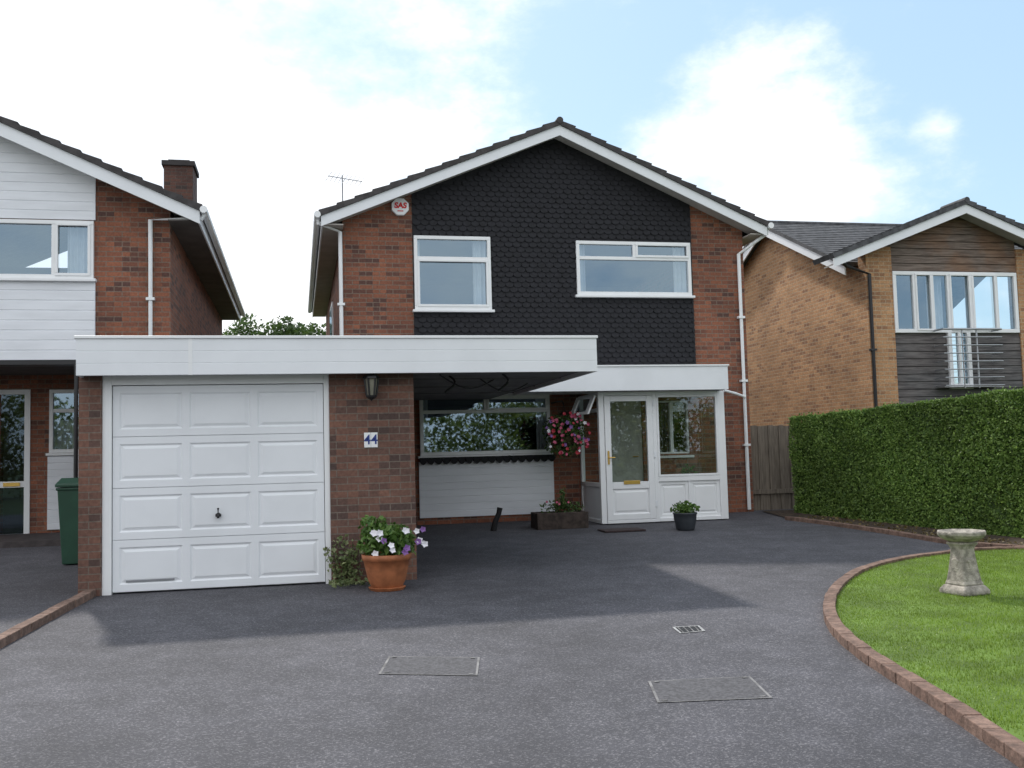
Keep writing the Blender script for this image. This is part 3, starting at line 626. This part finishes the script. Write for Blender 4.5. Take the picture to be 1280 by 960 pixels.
c=G(617,664); zz=gz(c.y); o=MB().tube([(c.x,c.y,zz),(c.x+.03,c.y,zz+.14),(c.x+.09,c.y,zz+.27),(c.x+.11,c.y,zz+.36)],[.05,.045,.04,.045],8).build('bent_pipe',BLK)
tag(o,'short black bent pipe standing before the white panel under the carport','pipe')
c=at(706,546,15.9); HB=thing('hanging_basket','hanging basket of pink and purple flowers on the brick beside the porch','hanging basket',c)
MB().lathe([(.03,-.2),(.14,-.14),(.19,-.02),(.2,.0)],c,16).build('basket',M('moss_liner',(.06,.05,.02),.95,.4,20,.8),HB)
mb=MB()
for k in range(3):
    t=k*2.094+.5; mb.tube([(c.x+.19*math.cos(t),c.y+.19*math.sin(t),c.z),(c.x,c.y,c.z+.52)],.004,4)
mb.tube([(c.x,c.y,c.z+.52),(c.x,c.y+.1,c.z+.6),(c.x,YH-.01,c.z+.6)],.012,6); mb.build('hanger',BLK,HB)
mb=leafmesh(ball(c+Vector((0,0,.12)),(.38,.32,.28),1000,.3),.065,.6); leafmesh(ball(c+Vector((.0,0,-.12)),(.34,.28,.24),620,.3),.055,.6,mb=mb)
mb.build('foliage',LEAFD,HB)
for i in range(64):
    t=random.uniform(0,6.28); rr=random.random()**.5*.38
    flower(c+Vector((rr*math.cos(t),-.33+.5*rr*rr+.05*random.random(),.05+rr*math.sin(t)*.98)),random.uniform(.024,.042),random.choice([PFL,PFL,VFL,RFL,RFL,PFL,PFL,VFL,WFL]),HB,(random.uniform(-.8,.6),-1,random.uniform(-.2,.8)))
# ------------------------------------------------------------------ bird bath
c=G(1206,742,.045); c.z=gz(c.y)+.045
BB=thing('bird_bath','weathered stone bird bath with shallow bowl standing on the lawn','bird bath',c)
q4=math.pi/4+.15
MB().lathe([(.215,0),(.215,.045),(.195,.06),(.17,.085)],c,4,q4).build('base',STONE,BB,bevel=.014)
MB().lathe([(.17,.085),(.150,.12),(.132,.2),(.110,.34),(.104,.40),(.118,.43),(.135,.445),(.14,.465)],c,4,q4).build('pedestal',STONE,BB,bevel=.014)
MB().lathe([(.09,.465),(.14,.48),(.19,.505),(.218,.53),(.22,.557),(.208,.566),(.195,.558),(.13,.535),(0,.53)],c,8,.55).build('bowl',STONE,BB,bevel=.012)
def relief(px,name):
    d=Vector((math.cos(-math.pi/2+.15+px),math.sin(-math.pi/2+.15+px),0)); sd=Vector((-d.y,d.x,0)); q=Vector((c.x,c.y,c.z+.26))+d*.088
    mb=MB()
    mb.obox(q,sd,.045,.014,.12); mb.obox(q+Vector((0,0,.04)),sd,.08,.013,.025); mb.obox(q-Vector((0,0,.03)),sd,.07,.012,.02); mb.build(name,STONE,BB,bevel=.006)
relief(0,'carved_relief'); relief(-math.pi/2,'carved_relief')
# ------------------------------------------------------------------ covers
CF=M('cover_frame',(.17,.165,.165),.8,.45,9); RIM=M('light_rim',(.34,.34,.34),.5,.3,20)
INF=M('infill',(.085,.083,.09),.9,.3,40,.6)
def cover(px,label,metal=False,w=.014):
    P=[G(*p) for p in px]; cx=sum((p for p in P),Vector())/4
    o=thing('drain_cover' if metal else 'manhole_cover',label,'drain' if metal else 'manhole cover',(cx.x,cx.y,gz(cx.y)),None if metal else 'flush manhole covers in the drive')
    def q(k,h): return [tuple(Vector((p.x,p.y,0))+((Vector((cx.x,cx.y,0))-Vector((p.x,p.y,0))).normalized()*k)+Vector((0,0,gz(p.y)+h))) for p in P]
    A=q(0,.009); B_=q(w*1.4,.009); mb=MB().add(A+B_,[(i,(i+1)%4,(i+1)%4+4,i+4) for i in range(4)]); mb.build('frame',RIM if metal else CF,o)
    mb=MB(); mb.add(q(w*1.4,.0085),[(0,1,2,3)]); mb.build('lid',BLK if metal else INF,o)  # on the drain this is a flat black sheet painted for the dark hole
    if metal:
        a,b,c_,d=[Vector(v) for v in q(w*1.4,.010)]
        for i in range(4):
            t0=(i+.3)/4; t1=(i+.5)/4; MB().quad(a.lerp(b,t0),a.lerp(b,t1),d.lerp(c_,t1),d.lerp(c_,t0)).build('bar',CF,o)
    else:
        for p in q(.06,.0105):
            MB().box(p[0]-.015,p[0]+.015,p[1]-.01,p[1]+.01,p[2],p[2]+.002).build('keyhole',CF,o)
    return o
cover([(486,822),(600,823),(597,846),(473,844)],'left rectangular manhole cover outlined in the asphalt')
cover([(810,853),(938,847),(966,874),(822,880)],'right rectangular manhole cover nearer the lawn kerb')
cover([(840,785),(874,783),(882,790),(850,793)],'small metal drain grating above the right manhole cover',True,.02)
# ------------------------------------------------------------------ left neighbour house
YL=15.5; LE=at(252,262,15.1).x; LZ=at(248,262,15.1).z+.05
pit=1.75/3.93; LXA=LE-3.93; LZA=LZ+1.75; LC=at(213,350,YL).x; Bx=at(119.5,350,YL).x
NH=thing('neighbour_house','neighbouring house at far left with white cladding and a chimney','house',(-5,20,gz(15)))
zb=at(60,450,YL).z; gl=gz(YL)
def lz(x): return LZA-abs(x-LXA)*pit
wn=(at(-120,310,YL-.05).x,at(117,310,YL-.05).x,at(60,348,YL-.05).z,at(60,275,YL-.05).z)
mb=MB(); mb.box(Bx,LC,YL,YL+.25,gl-.3,lz(LC)-.13)
gridwall(mb,LXA*2-LC,Bx,zb,lz(LC)-.2,YL,YL+.25,[(wn[0]+.03,wn[1]-.03,wn[2]+.03,wn[3]-.03)])
mb.prism_y([(LXA*2-LC,lz(LC)-.2),(Bx,lz(LC)-.2),(Bx,lz(Bx)-.13),(LXA,LZA-.13),(LXA*2-LC,lz(LC)-.13)],YL,YL+.25)
mb.prism_y([(Bx,lz(LC)-.131),(LC,lz(LC)-.131),(Bx,lz(Bx)-.132)],YL+.001,YL+.25)
mb.box(LC-.25,LC,YL+.25,26,gl-.3,lz(LC)-.15)
YR=17.6
ldoor=(at(0,560,YR).x,at(38,560,YR).x); lwin=(at(62,560,YR).x,at(100,560,YR).x+.3)
wq=(lwin[0],lwin[1],at(80,566,YR).z,at(80,487,YR).z)
gridwall(mb,-9,LC-.25,gl-.2,zb+.2,YR,YR+.2,[wq,(ldoor[0],ldoor[1],gl-.3,at(20,487,YR).z)])
mb.build('wall',BR,NH)
mb=MB()
clad(LXA*2-LC,Bx,zb,wn[2]-.02,YL-.03,.145,mb=mb)
z=wn[3]+.02; lim=lz(Bx)-.16
clad(LXA*2-LC,Bx,z,lim,YL-.03,.145,mb=mb)
fr=lambda z:max(LXA+.001,min(Bx,LXA+(LZA-.15-z)/pit)); fl_=lambda z:min(LXA-.001,max(LXA*2-Bx,LXA-(LZA-.15-z)/pit))
clad(fl_,fr,lim+.001,LZA-.2,YL-.03,.145,mb=mb)
mb.build('cladding',WC,NH)
window(NH,*wn,YL-.06,vs=[at(68,310,YL).x,at(-40,310,YL).x],label='upstairs window set in white cladding',curt=[(wn[1]-.4,wn[1]-.02,wn[2],wn[3])],sash=[(at(70,310,YL).x,wn[1]-.04,wn[2]+.04,wn[3]-.04)])
MB().box(-9,Bx,YL-.05,YL+.28,zb-.07,zb-.002).build('lintel',BLK,NH)
MB().box(-9,LC-.26,YL+.29,YR-.01,zb-.04,zb-.01).build('porch_ceiling',SOFN,NH)
roof_y(NH,LXA,2*LXA-LE,LE,LZA,LZ,15.08,26.2,RT,14,.19,by=YL+.01)
gutter(NH,LE+.03,15.06,26.1,LZ-.05); fascia_side(NH,LE-.05,15.15,26.1,LZ-.05); MB().box(LC+.002,LE-.065,15.2,26,LZ-.2,LZ-.18).build('eaves_soffit',SOFN,NH)
pX=at(188,350,YL-.05).x
pipe(NH,[(LE+.02,15.2,LZ-.1),(LE,15.2,LZ-.16),(pX,YL-.05,at(190,276,YL).z),(pX,YL-.05,gl+.05)])
ch=at(223,220,22); cz=at(223,207,22).z
chm=MB().box(ch.x-.30,ch.x+.30,22,22.9,5.2,cz).build('chimney',BCH,NH)
MB().box(ch.x-.34,ch.x+.34,21.95,22.95,cz,cz+.1).box(ch.x-.22,ch.x+.22,22.1,22.8,cz+.1,cz+.16).build('chimney_cap',M('dark_cement',(.05,.045,.045),.9),chm)
zq=at(20,487,YR).z
dd=MB().box(ldoor[0]-.6,ldoor[0]-.52,YR-.02,YR+.06,gl,zq).box(ldoor[1]-.09,ldoor[1],YR-.02,YR+.06,gl,zq).box(ldoor[0]-.52,ldoor[1]-.09,YR-.02,YR+.06,gl,gl+.1).box(ldoor[0]-.52,ldoor[1]-.09,YR-.018,YR+.06,zq-.08,zq).box(ldoor[0]-.52,ldoor[1]-.09,YR-.01,YR+.05,gl+.85,gl+.95).build('door',WH,NH,bevel=.005)
MB().quad((ldoor[0]-.5,YR+.02,gl+.1),(ldoor[1]-.09,YR+.02,gl+.1),(ldoor[1]-.09,YR+.02,zq),(ldoor[0]-.5,YR+.02,zq)).build('pane',GLD,dd)
MB().box(ldoor[1]-.4,ldoor[1]-.15,YR-.03,YR-.011,gl+.87,gl+.93).build('letterbox',GOLD,dd)
window(NH,*wq,YR-.05,hs=[wq[3]-.35],label='small ground floor window in the shaded entrance',curt=[(wq[0],wq[1],wq[2],wq[3]-.5)])
clad(wq[0]-.02,wq[1],gl+.15,wq[2]-.05,YR-.04,.11).build('cladding_panel',WC,NH)
MB().box(-9,LC-.26,YL+.3,YR,gl-.1,gl+.1).build('step',M('step_tile',(.06,.05,.05),.8,.3,8),NH)
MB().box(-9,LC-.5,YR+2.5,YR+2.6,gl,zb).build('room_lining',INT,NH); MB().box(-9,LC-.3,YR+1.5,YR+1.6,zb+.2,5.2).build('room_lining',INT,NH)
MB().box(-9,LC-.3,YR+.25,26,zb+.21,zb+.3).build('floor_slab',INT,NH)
pc=at(94,540,15.3); MB().tube([(pc.x,15.35,zb-.05),(pc.x,15.35,gl)],.03,8).build('downpipe',BLK,NH)
c=G(86,708); c.z=gz(c.y); yb_=c.y; x0=at(71,650,yb_).x
W=thing('wheelie_bin','dark green wheelie bin beside the garage side wall','bin',(x0+.29,yb_+.35,c.z))
def taper(x0,x1,y0,y1,z0,z1,k): return MB().add([(x0+k,y0+k,z0),(x1-k,y0+k,z0),(x1-k,y1-k,z0),(x0+k,y1-k,z0),(x0,y0,z1),(x1,y0,z1),(x1,y1,z1),(x0,y1,z1)],[(0,3,2,1),(4,5,6,7),(0,1,5,4),(1,2,6,5),(2,3,7,6),(3,0,4,7)])
taper(x0,x0+.56,yb_,yb_+.66,c.z+.02,c.z+.97,.05).box(x0-.015,x0+.575,yb_-.015,yb_+.675,c.z+.94,c.z+.975).build('body',BIN,W,bevel=.012)
MB().prism_x([(yb_-.03,c.z+.98),(yb_+.72,c.z+1.02),(yb_+.72,c.z+1.06),(yb_+.3,c.z+1.09),(yb_-.03,c.z+1.02)],x0-.02,x0+.58).build('lid',BIN,W,bevel=.01)
for xx in (x0+.03,x0+.49): MB().tube([(xx,yb_+.6,c.z+.1),(xx+.05,yb_+.6,c.z+.1)],.1,16).build('wheel',BLK,W)
# ------------------------------------------------------------------ right neighbour house
YN=17.4; NX=at(1087,420,YN).x; gr=gz(17.2)
RH=thing('neighbour_house','neighbouring tan brick house at right with weathered board gable and balcony','house',(13,21,gr))
AX=at(1208,250,17.0).x; AZ=at(1208,250,17.0).z; EX=at(1041,322,17.0).x; EZ=at(1041,322,17.0).z+.06
pit2=(AZ-EZ)/(AX-EX); MX=2*AX-NX
bx=at(1117,380,YN).x; wx1=at(1272,380,YN).x
rwz0=at(1195,416,YN).z; rwz1=at(1195,340,YN).z
def nz_(x): return AZ-abs(x-AX)*pit2
bdx0,bdx1=at(1186,450,YN).x,at(1214,450,YN).x; bdz0=at(1200,486,YN).z
mb=MB(); mb.box(NX,bx,YN,YN+.28,gr-.3,nz_(NX)-.1); mb.box(wx1+.03,MX,YN,YN+.28,gr-.3,nz_(MX)-.1)
RY=21.3; RZ=6.9; p3=(RZ-5.42)/(RY-18.1)
side=[(YN+.28,gr-.3),(24.6,gr-.3),(24.6,RZ-(24.6-RY)*p3-.1),(RY,RZ-.1),(18.3,RZ-(RY-18.3)*p3-.1),(YN+.28,EZ-.15)]
mb.prism_x(side[::-1],NX,NX+.28); mb.box(bx,wx1+.03,YN+.03,YN+.25,gr-.3,2.4)
mb.build('wall',BT,RH)
EZ2=EZ+.25
mb=MB(); gridwall(mb,bx,wx1+.03,rwz1-.03,EZ2,YN+.05,YN+.2,[])
mb.prism_y([(bx,EZ2),(wx1+.03,EZ2),(wx1+.03,nz_(wx1)-.1),(AX,AZ-.1),(bx,nz_(bx)-.1)],YN+.05,YN+.2)
z=rwz1+.02
fr=lambda z:max(AX+.001,min(wx1+.028,AX+(AZ-.12-z)/pit2)); fl_=lambda z:min(AX-.001,max(bx+.002,AX-(AZ-.12-z)/pit2))
while z<AZ-.3:
    mb.prism_x([(YN+.049,z),(YN+.049,z+.142),(YN+.03,z+.138),(YN+.02,z+.004)],fl_,fr); z+=.15
mb.build('gable_boards',WEATH,RH)
mb=MB(); gridwall(mb,bx,wx1+.03,2.4,rwz0+.03,YN+.05,YN+.2,[(bdx0+.02,bdx1-.02,bdz0+.02,rwz0+.03)])
z=2.4
while z<rwz0-.15:
    if z+.14>bdz0:
        for a,b in ((bx+.002,bdx0-.001),(bdx1+.001,wx1+.028)): mb.prism_x([(YN+.049,z),(YN+.049,z+.142),(YN+.03,z+.138),(YN+.02,z+.004)],a,b)
    else: mb.prism_x([(YN+.049,z),(YN+.049,z+.142),(YN+.03,z+.138),(YN+.02,z+.004)],bx+.002,wx1+.028)
    z+=.15
mb.build('lower_boards',WEATHG,RH)
vs=[at(p,378,YN).x for p in (1143,1166,1186,1214,1246)]
rw=window(RH,bx,wx1,rwz0,rwz1,YN-.02,vs=vs,sill=False,fw=.075,label='wide six light window above the steel balcony',curt=[(vs[1],vs[2],rwz0,rwz1),(vs[3],vs[3]+.2,rwz0,rwz1)],sash=[(vs[i]+.02,vs[i+1]-.02,rwz0+.04,rwz1-.04) for i in (0,2,3)])
w=.08
bd=MB().box(bdx0,bdx0+w,YN-.03,YN+.06,bdz0,rwz0-.002).box(bdx1-w,bdx1,YN-.03,YN+.06,bdz0,rwz0-.002).box(bdx0+w,bdx1-w,YN-.03,YN+.06,bdz0,bdz0+.1).box((bdx0+bdx1)/2-.03,(bdx0+bdx1)/2+.03,YN-.028,YN+.058,bdz0+.1,rwz0-.002).build('balcony_door',WH,RH,bevel=.005)
MB().quad((bdx0+.04,YN+.02,bdz0+.05),(bdx1-.04,YN+.02,bdz0+.05),(bdx1-.04,YN+.02,rwz0),(bdx0+.04,YN+.02,rwz0)).build('pane',GL,bd)
MB().box(bx,wx1,19.6,19.7,2.2,5.2).build('room_lining',INT,RH)
roof_y(RH,AX,EX,2*AX-EX,AZ,EZ,16.98,17.75,SLATE,14,.17,by=YN+.01)
a_=NX+.35; MB().prism_y([(a_,nz_(a_)-.02),(MX-.35,nz_(MX-.35)-.02),(AX,AZ)],17.76,20.6).build('roof',SLATE,RH)
yE0=17.76; yE1=24.9; X0=NX-.28; X1=18
for s,ye in ((1,yE0),(-1,yE1)):
    ze=RZ-abs(RY-ye)*p3; n=20; pts=[]
    for i in range(n):
        a=i/n; b=(i+1)/n; pts.append((RY+(ye-RY)*a,RZ+(ze-RZ)*a)); pts.append((RY+(ye-RY)*b,RZ+(ze-RZ)*b+.016))
    pts+=[(ye,ze-.07),(RY,RZ-.08)]
    if s>0: pts=pts[::-1]
    MB().prism_x(pts,X0,X1).build('roof',SLATE,RH)
    P=[(RY,RZ-.085),(ye,ze-.075),(ye,ze-.25),(RY,RZ-.27)]
    if s>0: P=P[::-1]
    MB().prism_x(P,X0+.03,X0+.06).build('bargeboard',WP,RH)
MB().tube([(X0,RY,RZ),(X1,RY,RZ)],.06,8).build('ridge',SLATE,RH)
pipe(RH,[(EX+.25,17.12,EZ-.10),(EX+.4,17.2,EZ-.18),(NX+.03,YN-.05,EZ-.3),(NX+.03,YN-.05,gr)],.035,BLK)
bx0,bx1=at(1176,440,17.2).x,at(1249,440,17.2).x; bz0=at(1212,482,17.2).z; bz1=at(1212,412,17.2).z
for i in range(8):
    zz=bz0+(bz1-bz0)*i/7; MB().tube([(bx0,YN,zz),(bx0,17.1,zz),(bx1,17.1,zz),(bx1,YN,zz)],.012 if i<7 else .020,8).build('rail',CHR,RH)
for p in (1203,1221):
    xx=at(p,440,17.15).x; MB().tube([(xx,17.13,bz0-.05),(xx,17.13,bz1)],.016,8).build('post',CHR,RH)
MB().box(bx0,bx1,17.13,YN+.02,bz0-.03,bz0-.018).build('balcony_floor',CHR,RH)
# ------------------------------------------------------------------ fence between
F=thing('wooden_fence','brown close boarded fence between the house and the hedge','fence',(8.6,16.9,gz(16.9)))
mb=MB(); fz=at(965,532,16.9).z; x=HX1+.03; i=0
while x<9.6: mb.box(x,x+.1,16.9+(.012 if i%2 else 0),16.93,gz(16.9)-.02,fz+random.uniform(-.01,.01)); x+=.104; i+=1
mb.build('boards',WOOD,F)
MB().box(8.0,9.6,16.86,16.899,gz(16.9)+.3,gz(16.9)+.38).build('rail',WOOD,F)
# ------------------------------------------------------------------ trees behind
def tree(x,y,ht,rad,label,mat=LEAFT,n=7000,ls=.17,trunk=.16):
    t=thing('garden_tree',label,'tree',(x,y,gz(y)),'trees behind the houses'); b=gz(y)
    mb=MB().tube([(x,y,b-.1),(x+.1,y,b+ht*.4),(x,y,b+ht*.8)],[trunk,trunk*.7,trunk*.3],8)
    for k in range(6):
        a=k*1.05; z0_=b+ht*(.35+.07*k); mb.tube([(x+.05,y,z0_),(x+math.cos(a)*rad*.6,y+math.sin(a)*rad*.6,z0_+ht*.14)],[trunk*.4,trunk*.12],6)
    mb.build('trunk',BARK,t)
    m2=MB(); nc=24
    for k in range(nc):
        a=random.uniform(0,6.28); q=random.random()**.5*rad*.75; zz=b+ht*(.42+.49*random.random()); sc=1-.25*max(0,(zz-b)/ht-.55)/.45
        leafmesh(ball((x+q*sc*math.cos(a),y+q*sc*math.sin(a),zz),(rad*.38,rad*.38,ht*.09),n//nc,.35),ls,.5,mb=m2)
    m2.build('crown',mat,t)
def th(px,py,Y): return at(px,py,Y).z-gz(Y)
tree(at(302,400,34).x,34,th(302,400,34),1.7,'leftmost low green tree in the gap beyond the garage roof')
tree(at(340,400,36).x,36,th(342,388,36),1.9,'middle and tallest tree in the gap beyond the garage roof')
tree(at(378,400,33).x,33,th(380,396,33),1.7,'rightmost low tree in the gap close to the house wall')
mb=MB()
for i in range(26):
    x=-34+i*3.2+random.uniform(-1,1); y=-22+random.uniform(-3,3); h=random.uniform(4.2,6.4)
    leafmesh(ball((x,y,h*.5),(2.7,2.0,h*.52),2800,.5),.26,.6,mb=mb)
o=mb.build('tree_belt',LEAFB); o['kind']='stuff'; tag(o,'green belt of trees across the street mirrored in the windows','trees')
# ------------------------------------------------------------------ light
EL=math.radians(48); AZI=math.radians(-17)
sd=Vector((math.sin(AZI)*math.cos(EL),math.cos(AZI)*math.cos(EL),math.sin(EL)))
sl=bpy.data.lights.new('sun','SUN'); sl.energy=3.1; sl.angle=math.radians(2.6); sl.color=(1,.955,.89)
so=bpy.data.objects.new('sun',sl); C.objects.link(so); so.rotation_euler=(-sd).to_track_quat('-Z','Y').to_euler()
w=bpy.data.worlds.new('World'); S.world=w; w.use_nodes=True; nt=w.node_tree; bg=nt.nodes['Background']
sky=nn(nt,'ShaderNodeTexSky',sky_type='NISHITA'); sky.sun_disc=False; sky.sun_elevation=EL; sky.sun_rotation=AZI; sky.air_density=1; sky.dust_density=1; sky.ozone_density=1.5
nt.links.new(sky.outputs[0],bg.inputs[0]); bg.inputs[1].default_value=.15
tc=nn(nt,'ShaderNodeTexCoord'); v=tc.outputs['Generated']
mp=nn(nt,'ShaderNodeMapping'); mp.inputs['Scale'].default_value=(1,1,1.7); mp.inputs['Location'].default_value=(.35,.1,.2); nt.links.new(v,mp.inputs[0])
nz=noise(nt,mp.outputs[0],4.5,12,.64); n2=noise(nt,mp.outputs[0],9,6,.6)
sx=nn(nt,'ShaderNodeSeparateXYZ'); nt.links.new(v,sx.inputs[0])
bias=nn(nt,'ShaderNodeMapRange',clamp=True); nt.links.new(sx.outputs[0],bias.inputs[0])
for i,q in ((1,-.1),(2,.38),(3,.22),(4,-.10)): bias.inputs[i].default_value=q
back=nn(nt,'ShaderNodeMapRange',clamp=True); nt.links.new(sx.outputs[1],back.inputs[0])  # extra cloud cover added behind the camera to make up ambient light
for i,q in ((1,.1),(2,-.4),(3,0),(4,.24)): back.inputs[i].default_value=q
def blob(px,py,r,amt):
    d0=ray(px,py).normalized(); vd=nn(nt,'ShaderNodeVectorMath',operation='DISTANCE'); nt.links.new(v,vd.inputs[0]); vd.inputs[1].default_value=d0
    return ramp(nt,vd.outputs['Value'],r*.1,r,amt,0)
def addn(a,b):
    q=nn(nt,'ShaderNodeMath',operation='ADD'); nt.links.new(a,q.inputs[0]); nt.links.new(b,q.inputs[1]); return q.outputs[0]
su=addn(nz,bias.outputs[0]); su=addn(su,back.outputs[0])
for bb in ((900,200,.17,.20),(970,130,.12,.14),(1040,250,.10,.18),(1175,158,.035,.17),(640,0,.2,.06),(300,300,.25,.10)): su=addn(su,blob(*bb))
for bb in ((770,100,.12,-.16),(1000,40,.10,-.08)): su=addn(su,blob(*bb))
mask=ramp(nt,su,.38,.76)
hz=nn(nt,'ShaderNodeBackground'); hz.inputs[0].default_value=(.70,1.0,1.2,1); hz.inputs[1].default_value=1
m0=nn(nt,'ShaderNodeMixShader'); m0.inputs[0].default_value=.52; nt.links.new(bg.outputs[0],m0.inputs[1]); nt.links.new(hz.outputs[0],m0.inputs[2])
cb=nn(nt,'ShaderNodeBackground'); shade=ramp(nt,n2,.3,.7); cc=mixc(nt,shade,(.80,.86,.95),(1.0,1.0,1.0)); nt.links.new(cc,cb.inputs[0]); cb.inputs[1].default_value=1.36
mx=nn(nt,'ShaderNodeMixShader'); nt.links.new(mask,mx.inputs[0]); nt.links.new(m0.outputs[0],mx.inputs[1]); nt.links.new(cb.outputs[0],mx.inputs[2])
nt.links.new(mx.outputs[0],nt.nodes['World Output'].inputs[0])
S.view_settings.view_transform='Standard'; S.view_settings.look='None'; S.view_settings.exposure=0
